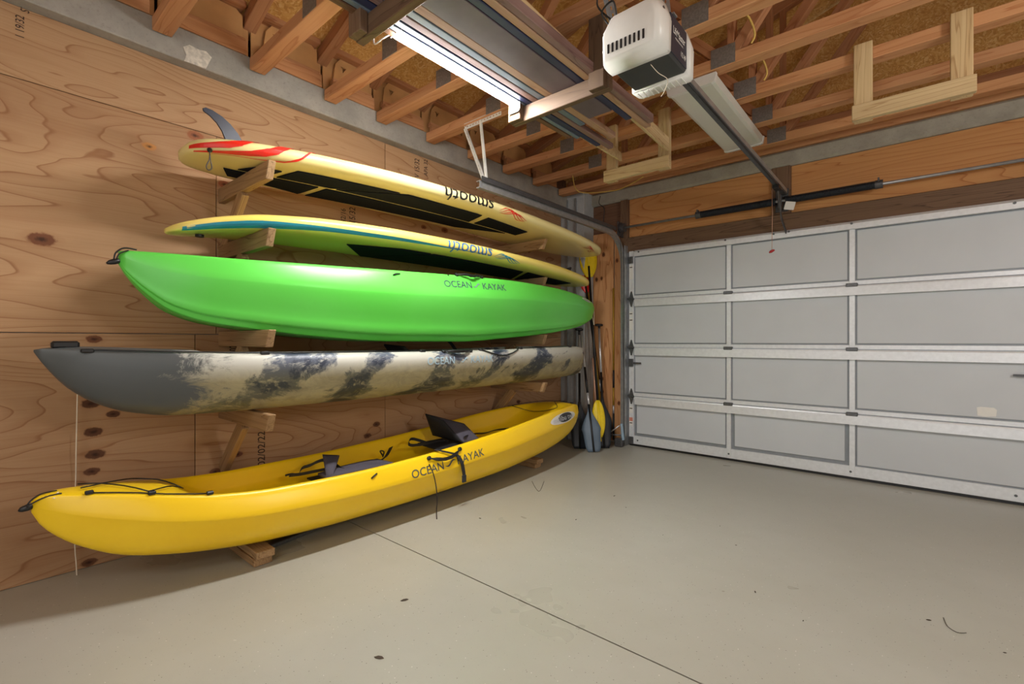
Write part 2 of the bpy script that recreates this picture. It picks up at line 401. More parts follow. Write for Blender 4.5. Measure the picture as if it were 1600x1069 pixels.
# ================================================================== SETTING
XW = -3.2; YD = 4.85; XR = 3.6; YN = -2.6
fl = empty('floor', (0, 0, 0), kind='structure')
box('floor_slab', (XW-.1, 1.624, -.08), (XR, YD+.25, 0), M['floor'], fl)
box('floor_slab', (XW-.1, YN, -.08), (XR, 1.617, 0), M['floor'], fl)
box('control_joint', (XW, 1.616, -.08), (XR, 1.625, -.006), M['joint'], fl)
# left wall: plywood sheets on a block wall, concrete tie beam above
wl = empty('wall_left', (XW, 0, 0), kind='structure')
box('block_wall', (XW-.25, YN, 0), (XW-.02, YD+.2, 2.72), M['concrete'], wl)
g = .002
def sheet(y0, y1, z0, z1, off=0): box('plywood_sheet', (XW-.018, y0+g, z0+g), (XW+off, y1-g, z1-g), M['ply'], wl, .001)
for y0, y1, z0, z1, o in ((YN, -.2, 2.38, 2.72, 0), (-.2, 2.2, 2.38, 2.72, 0), (2.2, 4.64, 2.38, 2.72, 0),
        (YN, -1.43, 1.19, 2.38, 0), (-1.43, 1.01, 1.19, 2.38, .001), (1.01, 3.2, 1.19, 2.38, 0), (3.2, 4.64, 1.19, 2.38, .001),
        (YN, -1.54, .0, 1.19, .001), (-1.54, .9, .0, 1.19, 0), (.9, 2.2, .0, 1.19, .001), (2.2, 4.64, .0, 1.19, 0)):
    sheet(y0, y1, z0, z1, o)
box('tie_beam', (XW-.25, YN, 2.72), (XW+.08, YD+.2, 2.90), M['concrete'], wl, .006)
bm = bmesh.new()
pc = [at(u, v, X=XW+.084) for u, v in ((286, 73), (296, 70), (312, 78), (322, 80), (331, 90), (322, 107), (312, 104), (300, 99), (288, 95), (291, 85))]
bm.faces.new([bm.verts.new(p) for p in pc]); r = bmesh.ops.extrude_face_region(bm, geom=list(bm.faces))
for v in r['geom']:
    if isinstance(v, bmesh.types.BMVert): v.co.x -= .006
bm_obj('plaster_patch', bm, M['plaster'], wl)
# pilaster at the corner
pil = box('trim_1', (XW-.1, 4.65, 0), (-2.89, YD+.2, 2.86), M['concrete_col'], None, .004); tag(pil, kind='structure')
for xx in (-3.12, -3.0):
    box('edge_strip', (xx-.012, 4.632, 0), (xx+.012, 4.652, 2.8), M['steel'], pil)
# far wall around the garage door
wf = empty('wall_far', (0, YD, 0), kind='structure')
X0, X1, ZT = -2.414, .66, 2.14
box('block_wall', (-2.95, YD+.03, 0), (X0-.02, YD+.25, 2.9), M['wallpaint'], wf)
box('block_wall', (X1+.02, YD+.03, 0), (XR, YD+.25, 2.9), M['wallpaint'], wf)
box('block_wall', (X0-.02, YD+.03, ZT+.05), (X1+.02, YD+.25, 2.9), M['wallpaint'], wf)
beam('header_board', (X0-.1, YD-.005, 2.21), (XR, YD-.005, 2.21), .05, .165, M['lumber_dark'], wf)
beam('jamb_post', (-2.475, YD-.012, 0), (-2.475, YD-.012, 2.72), .085, .05, M['lumber_dark'], wf, up=(0, 1, 0))
beam('spring_post', (-.93, YD-.01, 2.295), (-.93, YD-.01, 2.72), .15, .045, M['lumber_dark'], wf, up=(0, 1, 0))
def fsheet(name, x0, x1, z0, z1, y, m, bev=.001):
    return beam(name, (x0+g, y, (z0+z1)/2), (x1-g, y, (z0+z1)/2), .018, z1-z0-2*g, m, wf, bev=bev)
fsheet('plywood_sheet', -2.43, -1.005, 2.30, 2.72, YD+.015, M['ply_warm'])
fsheet('plywood_sheet', -.855, 1.6, 2.30, 2.72, YD+.015, M['ply_warm'])
fsheet('plywood_sheet', 1.6, XR, 2.30, 2.72, YD+.015, M['ply_warm'])
fsheet('plywood_sheet', -2.9, -2.52, 2.39, 2.72, YD+.02, M['brownwood'])
box('plywood_sheet', (-2.885, YD-.005, 0.02), (-2.62, YD+.012, 2.39), M['ply_pine'], wf, .001)
box('plywood_sheet', (-2.606, YD-.005, 0.02), (-2.52, YD+.012, 2.39), M['ply_pine'], wf, .001)
lin_ = box('lintel', (-3.2, YD-.03, 2.72), (XR, YD+.2, 2.86), M['concrete_pipe'], wf, .02)
beam('ledger_board', (-3.1, YD-.02, 2.90), (XR, YD-.02, 2.90), .04, .075, M['lumber'], wf)
beam('ledger_board', (-3.3, YD+.10, 3.02), (XR, YD+.10, 3.02), .04, .2, M['lumber_far'], wf)
prism('gable_sheet', [(-3.5, 2.8), (XR, 2.8), (XR, 3.2), (.2, 4.32), (-3.5, 3.13)], 1, YD+.13, YD+.15, M['osb'], wf)
for n_, lo, hi in (('wall_right', (XR, YN, 0), (XR+.15, YD+.25, 3.3)), ('wall_near', (XW-.2, YN-.15, 0), (XR, YN, 4.3))):
    tag(box(n_, lo, hi, M['wallpaint']), kind='structure')
# ceiling: roof deck of strand board
ce = empty('ceiling', (.2, 1.2, 4.33), kind='structure')
zr = lambda x: 3.25+.3333*(x+3.1) if x < .2 else 3.25+.3333*(3.5-x)
for k in range(6):
    ya = YN+k*1.28; yb = min(ya+1.275, YD+.2)
    for (xa, xb) in ((-3.5, -2.3), (-2.295, -1.1), (-1.095, .2), (.2, 1.4), (1.405, 2.6), (2.605, 3.8)):
        bm = bmesh.new()
        q = [(xa, ya, zr(xa)), (xb, ya, zr(xb)), (xb, yb, zr(xb)), (xa, yb, zr(xa))]
        lo = [bm.verts.new(p) for p in q]; hi = [bm.verts.new((p[0], p[1], p[2]+.015)) for p in q]
        bm.faces.new(lo); bm.faces.new(hi)
        for i in range(4): bm.faces.new((lo[i], lo[(i+1) % 4], hi[(i+1) % 4], hi[i]))
        bm_obj('roof_sheet', bm, M['osb'], ce)
box('leak_block_board', (XW-.18, YN, 2.9), (XW-.16, YD+.2, 3.3), M['brownwood'], ce)  # unseen board added to block light leaking in above the tie beam
# trusses -----------------------------------------------------------
TY = [4.49, 4.01, 3.53, 3.05, 2.573, 2.098, 1.6837, 1.2037, .7176, .23, -.25, -.73]
def make_truss():
    t = empty('roof_truss', (-3.1, 0, 2.81))
    L = M['lumber']; LF = M['lumber_far']; cz = 2.845
    beam('bottom_chord', (-3.1, 0, cz), (3.5, 0, cz), .089, .07, L, t)
    zc = lambda x: zr(x)-.05
    beam('top_chord', (-3.3, 0, zc(-3.3)), (.2, 0, zc(.2)), .075, .085, LF, t)
    beam('top_chord', (.2, 0, zc(.2)), (3.7, 0, zc(3.7)), .075, .085, LF, t)
    B = [-2.35, -.9, 1.3, 2.75]
    for b in B:
        beam('web', (b+.05, 0, cz+.03), (b+.05, 0, zc(b+.05)), .065, .04, LF, t, up=(1, 0, 0), bev=.002)
        box('nail_plate', (b-.06, -.0475, cz-.03), (b+.08, -.0445, cz+.085), M['plate'], t)
    for a, b in ((-2.35, -1.65), (-.9, -1.65), (-.9, .2), (1.3, .2), (1.3, 2.05), (2.75, 2.05)):
        beam('web', (a+(.06 if b > a else -.02), 0, cz+.035), (b, 0, zc(b)-.03), .065, .06, LF, t, up=(0, 0, 1), bev=.002)
    return t
t0 = make_truss(); index_kids(t0)
names = ['nearest the garage door', 'second from the garage door', 'third from the garage door, carrying the two empty hanger frames',
         'fourth from the garage door, where the unlit fixture starts', 'fifth from the garage door, behind the opener motor',
         'sixth from the garage door, at the far end of the board hanger', 'seventh from the garage door, over the middle of the lit lamp',
         'eighth from the garage door, at the near end of the board hanger', 'ninth from the garage door, nearest the camera in view']
trs = []
for i, y in enumerate(TY):
    o = t0 if i == 0 else copy_tree(t0)
    trs.append((o, y))
for i, (o, y) in enumerate(trs):
    o.location = (-3.1, y, 2.81)
    tag(o, 'wooden roof truss, '+(names[i] if i < 9 else '%s from the garage door, above the camera' % ['tenth', 'eleventh', 'twelfth'][i-9]), 'roof truss', 'roof trusses across the garage')
# blocking and vent baffles between trusses along the left wall
for i in range(len(TY)-1):
    ya, yb = TY[i+1]+.048, TY[i]-.048
    if yb < 0: continue
    e = empty('truss_blocking', (XW+.06, (ya+yb)/2, 2.9))
    tag(e, 'tan vent baffle and nailer above the left wall, %s bay from the garage door' % ['first', 'second', 'third', 'fourth', 'fifth', 'sixth', 'seventh', 'eighth', 'ninth', 'tenth'][i], 'blocking', 'blocking between the trusses')
    beam('nailer', (XW+.055, ya, 2.945), (XW+.055, yb, 2.945), .05, .085, M['lumber'], e)
    beam('nailer', (XW+.03, ya, 3.0), (XW+.03, yb, 3.0), .04, .04, M['lumber'], e)
    w_ = yb-ya
    # panel with clipped corners and a triangular vent hole
    bm = bmesh.new(); x = XW+.0
    oy = [(0, 0), (w_, 0), (w_, .17), (w_-.04, .2), (.06, .2), (.02, .15)]
    out = [bm.verts.new((x, ya+.02+a*.94, 3.0+b)) for a, b in oy]
    hol = [bm.verts.new((x, ya+a, 3.0+b)) for a, b in ((.08, .15), (.125, .15), (.10, .11))]
    eds = [bm.edges.new((out[k], out[(k+1) % len(out)])) for k in range(len(out))]+[bm.edges.new((hol[k], hol[(k+1) % 3])) for k in range(3)]
    bmesh.ops.triangle_fill(bm, edges=eds, use_beauty=True)
    r = bmesh.ops.extrude_face_region(bm, geom=list(bm.faces))
    for v in r['geom']:
        if isinstance(v, bmesh.types.BMVert): v.co.x += .012
    bm_obj('baffle_panel', bm, M['baffle'], e)
    box('backing_panel', (XW-.03, ya-.04, 2.92), (XW-.02, yb+.04, 3.26), M['baffle'], e)
    beam('top_rail', (XW+.02, ya, 3.222), (XW+.02, yb, 3.222), .09, .036, M['lumber_far'], e)
# ================================================================== GARAGE DOOR
dr = empty('door_1', ((X0+X1)/2, YD, 0.02), kind='structure')
SZ = [.02, .545, 1.08, 1.612, 2.14]; MU = [-1.374, -.406]
yf = YD-.03   # inner face of the frame
for k in range(4):
    z0, z1 = SZ[k]+.002, SZ[k+1]-.002
    sec = empty('door_section', ((X0+X1)/2, YD, z0)); sec.parent = dr; sec.matrix_parent_inverse = wmat(dr).inverted()
    edges = [X0+.055]+[m for m in MU]+[X1-.055]
    for j in range(3):
        xa = edges[j]+(.02 if j else 0); xb = edges[j+1]-(.02 if j < 2 else 0)
        zb = z0+(.09 if k == 0 else .035); zt = z1-(.06 if k == 3 else .035)
        bm = bmesh.new(); bbox(bm, (xa, yf+.018, zb), (xb, yf+.04, zt))
        bm_obj('panel_backing', bm, M['foil'], sec)
        bm = bmesh.new(); mgx0 = .012; mgz = .012
        if k == 0 and j < 2: mgx0, mgz = .03, .03
        bbox(bm, (xa+mgx0, yf+.006, zb+mgz), (xb-(.012 if not (k == 0 and j == 1) else .03), yf+.02, zt-.012), .004)
        bm_obj('door_panel', bm, M['door_skin'], sec)
    bz = z0+(.09 if k == 0 else .035); tz = z1-(.06 if k == 3 else .035)
    box('rail', (X0, yf, z0), (X1, yf+.035, bz), M['alu'], sec, .002)
    box('rail', (X0, yf, tz), (X1, yf+.035, z1), M['alu'], sec, .002)
    for xa, xb in ((X0, X0+.055), (X1-.055, X1)):
        box('end_stile', (xa, yf-.006, z0), (xb, yf+.03, z1), M['alu'], sec, .002)
    for m in MU: box('stile', (m-.02, yf-.003, z0), (m+.02, yf+.03, z1), M['alu'], sec, .002)
    # horizontal stiffening strut under the joint
    if k < 3:
        prism('strut', [(yf-.034, z1-.082), (yf-.004, z1-.082), (yf-.004, z1-.002), (yf-.026, z1-.002), (yf-.03, z1-.012)], 0, X0+.075, X1-.055, M['alu'], sec)
    else:
        prism('strut', [(yf-.038, z1-.065), (yf-.004, z1-.065), (yf-.004, z1), (yf-.02, z1), (yf-.038, z1-.02)], 0, X0+.075, X1-.075, M['alu'], sec)
    if k < 3:
        for m in MU:
            box('hinge', (m-.04, yf-.036, z1-.012), (m+.04, yf-.004, z1+.018), M['hinge'], sec, .004)
    # side hinges with triangular leaves and rollers
    for sx, xs in ((1, X0+.03), (-1, X1-.03)):
        if k < 3:
            bm = bmesh.new()
            for s2 in (1, -1):
                vs = [bm.verts.new((xs+a, yf-.012, z1+b*s2)) for a, b in ((-.03, .004), (.03, .004), (.006, .085), (-.006, .085))]
                v2 = [bm.verts.new(v.co+Vector((0, .005, 0))) for v in vs]
                bm.faces.new(vs); bm.faces.new(v2)
                for q in range(4): bm.faces.new((vs[q], vs[(q+1) % 4], v2[(q+1) % 4], v2[q]))
            cyl(bm, (xs-.04, yf-.018, z1), (xs+.035, yf-.018, z1), .009, 8)
            cyl(bm, (xs-.07*sx, yf-.018, z1+.01), (xs, yf-.018, z1+.01), .005, 6)
            cyl(bm, (xs-.085*sx, yf-.018, z1+.01), (xs-.07*sx, yf-.018, z1+.01), .018, 10)
            bm_obj('side_hinge', bm, M['hinge'], sec)
box('bottom_seal', (X0, yf+.004, .002), (X1, yf+.03, .021), M['black'], dr)
for k, x in enumerate((X0+.1, MU[0], MU[1]-.01, X1-.13)):
    bm = bmesh.new(); cyl(bm, (x, yf-.004, .065), (x, yf+.002, .065), .009, 10); bm_obj('bolt', bm, M['hinge'], dr)
for x, z in ((X0+.13, 2.115), (MU[0]-.02, 2.118), (-.98, 2.115), (-.86, 2.12), (MU[1], 2.118), (X1-.14, 2.112)):
    bm = bmesh.new(); cyl(bm, (x, yf-.044, z), (x, yf-.036, z), .009, 10); bm_obj('bolt', bm, M['hinge'], dr)
# top roller brackets, bottom brackets
for sx, xs in ((1, X0+.028), (-1, X1-.028)):
    box('top_bracket', (xs-.03, yf-.03, 2.0), (xs+.025, yf-.006, 2.075), M['hinge'], dr, .003)
    box('bottom_bracket', (xs-.028, yf-.02, .02), (xs+.028, yf-.006, .1), M['hinge'], dr, .003)
# stickers on the left end stile, with heading bars as printed lines
for z0, z1, m in ((1.83, 1.98, 'label_white'), (1.27, 1.4, 'label_white'), (1.42, 1.47, 'label_white'), (.36, .43, 'label_white'), (.22, .27, 'label_white'), (.27, .31, 'label_red')):
    s_ = box('sticker', (X0+.006, yf-.0085, z0), (X0+.046, yf-.0065, z1), M[m], dr)
    if m == 'label_white':
        box('printed_bar', (X0+.01, yf-.0092, z1-.025), (X0+.042, yf-.0085, z1-.015), M['ink'], s_)
box('sticker', (X1-.05, yf-.0085, .2), (X1-.008, yf-.0065, .36), M['label_white'], dr)
# slide locks
for sx, xs in ((1, X0+.028), (-1, X1-.025)):
    lk = box('slide_lock', (xs-.025, yf-.028, .87), (xs+.028, yf-.006, .955), M['hinge'], dr, .003)
    box('lock_bar', (min(xs, xs+sx*.12), yf-.024, .902), (max(xs, xs+sx*.12), yf-.014, .918), M['steel_dark'], lk)
p_ = at(1541, 644, Y=yf+.004)
bm = bmesh.new()
vs = [bm.verts.new((p_.x+a, yf+.004, p_.z+b)) for a, b in ((-.05, .03), (-.03, .036), (.04, .034), (.055, .02), (.05, -.028), (.0, -.034), (-.045, -.03))]
bm.faces.new(vs); bm_obj('paint_patch', bm, M['label_white'], dr)
# track: vertical angle + curved + horizontal rail
def sweep_profile(name, path, prof, m, parent, side=(1, 0, 0)):
    bm = bmesh.new(); rings = []; side = Vector(side)
    path = [Vector(p) for p in path]
    for i, p in enumerate(path):
        t = (path[min(i+1, len(path)-1)]-path[max(i-1, 0)]).normalized(); n = t.cross(side).normalized()
        rings.append([bm.verts.new(p+side*a+n*b) for a, b in prof])
    k = len(prof)
    for a, b in zip(rings, rings[1:]):
        for q in range(k): bm.faces.new((a[q], a[(q+1) % k], b[(q+1) % k], b[q]))
    bm.faces.new(rings[0]); bm.faces.new(rings[-1][::-1])
    return bm_obj(name, bm, m, parent)
def track(x, side, label):
    t = empty('door_track', (x, YD-.05, 0), label, 'door track', 'garage door tracks')
    yv = YD-.075; zt = 2.31; R_ = .34
    path = [(x, yv, .03), (x, yv, zt-R_)]+[(x, yv-R_+R_*math.cos(a), zt-R_+R_*math.sin(a)) for a in [math.pi/2*k/8 for k in range(1, 9)]]+[(x, 2.5, zt)]
    prof = [(-.018, -.027), (.018, -.027), (.018, -.020), (-.012, -.020), (-.012, .020), (.018, .020), (.018, .027), (-.018, .027)]
    sweep_profile('track_rail', path, [(a*side, b) for a, b in prof], M['steel'], t)
    box('wall_angle', (x-.03*side-.004, YD-.1, .0), (x-.03*side+.004, YD-.01, 2.2), M['steel'], t)
    box('support_angle', (x-.035*side-.003, 2.5, zt+.02), (x-.035*side+.003, YD-.3, zt+.055), M['steel_dark'], t)
    for z in (.35, .95, 1.55): box('track_bracket', (x-.04, YD-.06, z), (x+.02, YD-.035, z+.05), M['steel_dark'], t, .002)
    return t
tr_ = track(X0-.05, -1, 'curved galvanised door track rising at the left edge of the garage door')
box('floor_bracket', (X0-.11, YD-.13, 0.002), (X0-.04, YD-.04, .012), M['steel'], tr_)
# hanger of the left track
th = empty('track_hanger', (-2.5, 2.6, 2.3), 'white perforated angle straps holding the end of the left door track', 'hanger bracket')
def perf(name, p0, p1, w, m, parent, up=(0, 0, 1)):
    """perforated angle: two thin legs with real slots along one leg"""
    R_, L = frame(p0, p1, up); bm = bmesh.new(); n = max(2, int(L/.03)); th_ = .0025
    def strip(a0, a1): bbox(bm, (0, a0, 0), (L, a1, th_))
    hw = .004; strip(-w/2, -hw); strip(hw, w/2)
    for k in range(n+1):
        c = L*k/n; bbox(bm, (max(0, c-.007), -hw, 0), (min(L, c+.007), hw, th_))
    bbox(bm, (0, w/2-th_, 0), (L, w/2, w*.7))
    return bm_obj(name, bm, m, parent, mw=Matrix.Translation(Vector(p0)) @ R_)
pA = at(730, 203, Y=2.56); pB = at(788, 180, Y=2.56)
perf('cross_angle', (pA.x, 2.55, 2.80), (pB.x-.02, 2.55, 2.80), .035, M['white_metal'], th, up=(0, -1, 0))
perf('slant_angle', (-2.66, 2.555, 2.80), (-2.5, 2.62, 2.34), .032, M['white_metal'], th, up=(0, -1, 0))
perf('drop_angle', (-2.50, 2.56, 2.84), (-2.47, 2.60, 2.34), .03, M['white_metal'], th, up=(0, -1, 0))
# torsion spring assembly
ts = empty('torsion_spring', (-.93, YD-.13, 2.386), 'dark coiled torsion spring on a steel shaft above the garage door', 'door spring')
ys = YD-.13
tube('shaft', [(X0-.06, ys, 2.386), (X1+.15, ys, 2.386)], .0125, M['steel'], ts, 10)
for xa, xb in ((-1.6, -.95), (-.87, -.24)):
    n = int((xb-xa)/.0085)*4; pts = []; rad = []
    for k in range(n+1):
        pts.append((xa+(xb-xa)*k/n, ys, 2.386)); rad.append(.030+(.0035 if k % 4 < 2 else -.002))
    bm = bmesh.new(); tubebm(bm, pts, rad, 14); bm_obj('coil', bm, M['spring'], ts)
for x in (-1.62, -.22):
    bm = bmesh.new(); cyl(bm, (x-.03, ys, 2.386), (x+.02, ys, 2.386), .034, 14); bbox(bm, (x-.012, ys-.045, 2.40), (x+.0, ys+.0, 2.43)); bm_obj('winding_cone', bm, M['steel_dark'], ts)
cb = box('center_bracket', (-.93, ys-.03, 2.32), (-.90, YD-.03, 2.46), M['steel_dark'], ts, .003)
box('mount_plate', (-.97, YD-.05, 2.31), (-.87, YD-.033, 2.5), M['steel_dark'], ts, .002)
for xx in (X0-.02, X1+.05):
    bm = bmesh.new(); cyl(bm, (xx-.02, ys, 2.386), (xx+.02, ys, 2.386), .048, 16); cyl(bm, (xx-.028, ys, 2.386), (xx-.02, ys, 2.386), .056, 16); bm_obj('cable_drum', bm, M['steel_dark'], ts)
    box('end_bracket', (xx-.06, ys-.03, 2.30), (xx-.045, YD-.03, 2.46), M['steel_dark'], ts, .002)
R_, L_ = frame((-.86, ys-.045, 2.36), (-.78, ys-.045, 2.30))
lt = beam('hang_tag', (-.87, ys-.05, 2.33), (-.795, ys-.05, 2.31), .002, .07, M['label_white'], ts)
tube('lift_cable', [(X0-.03, ys-.05, 2.38), (X0-.035, YD-.06, .1)], .0025, M['steel_dark'], ts, 6)
# opener rail + motor
op = empty('door_opener', (-.88, 2.0, 2.30), 'white and charcoal ceiling motor of the garage door opener', 'door opener')
def sect(pts2, y): return [(x, y, z) for x, z in pts2]
# dark centre body
bx0, bx1, by0, by1, bz0, bz1 = -.99, -.75, 1.845, 2.03, 2.30, 2.475
body = box('motor_housing', (bx0, by0, bz0), (bx1, by1, bz1), M['motor'], op, .008)
box('side_panel', (bx1-.002, by0+.006, bz0+.012), (bx1+.003, by1-.006, bz1-.008), M['label_dark'], op, .001)
def cap(name, y0, y1, bulge, vents):
    bm = bmesh.new(); sgn = -1 if y1 < y0 else 1
    prof = [(bx0-.015, bz0-.006), (bx1+.008, bz0-.006), (bx1+.012, bz1-.05), (bx1-.01, bz1+.02), (bx0+.03, bz1+.015), (bx0-.018, bz1-.05)]
    cx, cz = (bx0+bx1)/2, (bz0+bz1)/2
    levels = [(0, 1.0), (.35, 1.0), (.7, .97), (.92, .88), (1.0, .74)]
    rings = []
    for f_, s_ in levels:
        ring = []
        for i, (x, z) in enumerate(prof):
            x2 = cx+(x-cx)*s_; z2 = cz+(z-cz)*(s_ if z > cz else (s_*.85+.15))
            ring.append(bm.verts.new((x2, y0+(y1-y0)*f_, z2)))
        rings.append(ring)
    for a, b in zip(rings, rings[1:]):
        for q in range(6): bm.faces.new((a[q], a[(q+1) % 6], b[(q+1) % 6], b[q]))
    bm.faces.new(rings[0]); bm.faces.new(rings[-1])
    bmesh.ops.bevel(bm, geom=[e for e in bm.edges], offset=.006, segments=2, affect='EDGES')
    o = bm_obj(name, bm, M['white'], op, True)
    return o
fc = cap('front_cover', by0, by0-.115, .1, 8)
for k in range(9):
    x = bx0+.028+k*.019
    box('vent_slot', (x, by0-.1185, bz0+.026), (x+.008, by0-.10, bz0+.062), M['black'], fc)
    
bm = bmesh.new(); cyl(bm, (bx1-.035, by0-.06, bz1-.03), (bx1+.004, by0-.06, bz1-.03), .01, 10); bm_obj('learn_button', bm, M['hinge'], fc)
rc = cap('rear_lens', by1, by1+.1, .08, 0)
for k in range(9):
    x = bx0+.01+k*.025
    box('lens_rib', (x, by1+.01, bz0-.009), (x+.005, by1+.07, bz0-.005), M['label_white'], rc)
Rm = lambda x, y: Vector((bx1+.0045, by0+.03+x, bz0+.03+y))
def on_side(y0, z0, dy=1.0):
    return lambda x, y: Vector((bx1+.0048, by0+y0+x, bz0+z0+y))
text_on('brand_lettering', 'LiftMaster', .030, .125, on_side(.03, .095), M['label_white'], op, subdiv=False)
text_on('brand_lettering', 'PROFESSIONAL', .008, .085, on_side(.05, .078), M['label_white'], op, subdiv=False)
text_on('model_lettering', '1/2 HP', .022, .055, on_side(.11, .035), M['label_white'], op, subdiv=False)
perf('support_strap', (-.985, 1.86, 2.485), (-1.06, 1.80, 2.86), .034, M['steel'], op, up=(0, -1, 0))
perf('support_strap', (-.79, 1.93, 2.47), (-.83, 1.93, 2.86), .034, M['steel'], op, up=(0, -1, 0))
box('top_plate', (-.99, 1.88, 2.475), (-.745, 1.915, 2.482), M['steel'], op)
pts = curve_pts([(-1.0, 1.84, 2.50), (-1.03, 1.80, 2.56), (-.97, 1.79, 2.58), (-.98, 1.83, 2.52), (-1.05, 1.80, 2.60), (-1.02, 1.79, 2.66), (-.98, 1.8, 2.63), (-1.02, 1.82, 2.7)], 6)
tube('power_cord', pts, .004, M['black'], op, 6)
tube('hanging_wire', curve_pts([(-.84, 1.87, 2.30), (-.82, 1.90, 2.27), (-.80, 1.95, 2.255), (-.83, 1.99, 2.235), (-.85, 2.0, 2.22)], 5), .0015, M['string'], op, 5)
sweep_profile('rail', [(-.88, 2.03, 2.462), (-.88, YD-.12, 2.452)], [(-.018, -.02), (-.006, -.02), (-.006, -.012), (.006, -.012), (.006, -.02), (.018, -.02), (.018, .02), (-.018, .02)], M['steel_dark'], op)
tube('drive_chain', [(-.866, 2.1, 2.438), (-.866, 4.5, 2.428)], .005, M['black'], op, 5)
box('rail_edge', (-.862, 2.05, 2.445), (-.858, YD-.14, 2.475), M['steel'], op)
box('trolley', (-.905, 4.36, 2.405), (-.855, 4.47, 2.44), M['black'], op, .004)
prism('door_arm', [(4.44, 2.42), (4.47, 2.42), (4.60, 2.22), (YD-.06, 2.13), (YD-.06, 2.10), (4.58, 2.19)], 0, -.885, -.877, M['steel_dark'], op)
box('header_bracket', (-.91, YD-.13, 2.42), (-.85, YD-.04, 2.49), M['steel_dark'], op, .003)
pc_ = empty('pull_cord', (-.90, 4.42, 2.0), 'thin pull cord with a small red handle hanging from the opener rail', 'pull cord')
ph = at(1206, 393, Y=4.40)
tube('cord', [(ph.x, 4.40, 2.405), (ph.x+.004, 4.40, 2.2), (ph.x, 4.40, ph.z)], .0022, M['copper'], pc_, 6)
bm = bmesh.new(); tubebm(bm, [(ph.x-.02, 4.40, ph.z-.008), (ph.x-.006, 4.40, ph.z), (ph.x+.008, 4.40, ph.z+.006), (ph.x+.02, 4.40, ph.z+.01)], [.006, .012, .01, .006], 8)
bm_obj('handle', bm, plain('red_handle', (170, 30, 34), .4), pc_, True)
# ================================================================== WALL RACKS
def rack(kname, y, ztops, lab):
    for i, (zt, ordn) in enumerate(zip(ztops, ('under the red-flamed paddleboard', 'under the teal-striped paddleboard', 'under the green kayak', 'under the camouflage kayak'))):
        e = empty('rack_bracket', (XW, y, zt-.35), 'wooden wall bracket at the %s, %s' % (lab, ordn), 'wall bracket', 'wooden brackets holding the boats')
        xt = -2.49 if y < 2 else -2.53
        beam('arm', (XW, y, zt-.0445), (xt, y, zt-.0445), .038, .089, M['lumber_grey'], e, cut=.035)
        a = Vector((XW+.02, y+.001, zt-(.40 if y < 2 else .36))); b = Vector((XW+(.34 if y < 2 else .28), y+.001, zt-.085))
        beam('brace', a, b, .036, .075, M['lumber_grey'], e)
ZT_ = (2.07, 1.725, 1.208, .775)
rack('l', 1.04, ZT_, 'left')
rack('r', 3.44, ZT_, 'right')
for y, lab, l1 in ((1.02, 'left', .66), (3.42, 'right', .6)):
    e = empty('floor_support', (XW+.3, y, 0), 'stacked wooden boards on the floor under the %s end of the yellow kayak' % lab, 'floor support', 'wooden floor supports')
    beam('board', (XW+.01, y, .02), (XW+l1-.01, y, .02), .09, .038, M['lumber_grey'], e)
    beam('board', (XW+.01, y+.005, .0595), (XW+l1+.01, y+.005, .0595), .09, .038, M['lumber_grey'], e)
# loose grey bar lying below the yellow kayak
p0 = at(414, 856, Z=.012); p1 = at(500, 822, Z=.012)
e = beam('metal_bar', (p0.x, p0.y, .012), (p1.x, p1.y, .012), .045, .02, M['hinge']); tag(e, 'dark metal bar lying on the floor behind the left wooden support', 'metal bar')
# ================================================================== KAYAKS
def interp(tab, y):
    """monotone cubic through (y, v...) rows"""
    ys = [r[0] for r in tab]
    if y <= ys[0]: return tab[0][1:]
    if y >= ys[-1]: return tab[-1][1:]
    i = max(k for k in range(len(ys)) if ys[k] <= y); i = min(i, len(ys)-2)
    h = ys[i+1]-ys[i]; t = (y-ys[i])/h; out = []
    for c in range(1, len(tab[0])):
        def sl(k):
            if k <= 0 or k >= len(ys)-1:
                k0 = 0 if k <= 0 else len(ys)-2
                return (tab[k0+1][c]-tab[k0][c])/(ys[k0+1]-ys[k0])
            a = (tab[k][c]-tab[k-1][c])/(ys[k]-ys[k-1]); b = (tab[k+1][c]-tab[k][c])/(ys[k+1]-ys[k])
            return 0 if a*b <= 0 else 2*a*b/(a+b)
        m0, m1 = sl(i)*h, sl(i+1)*h
        out.append((2*t**3-3*t*t+1)*tab[i][c]+(t**3-2*t*t+t)*m0+(-2*t**3+3*t*t)*tab[i+1][c]+(t**3-t*t)*m1)
    return out
def sm(a, b, x): t = min(1, max(0, (x-a)/(b-a))); return t*t*(3-2*t)
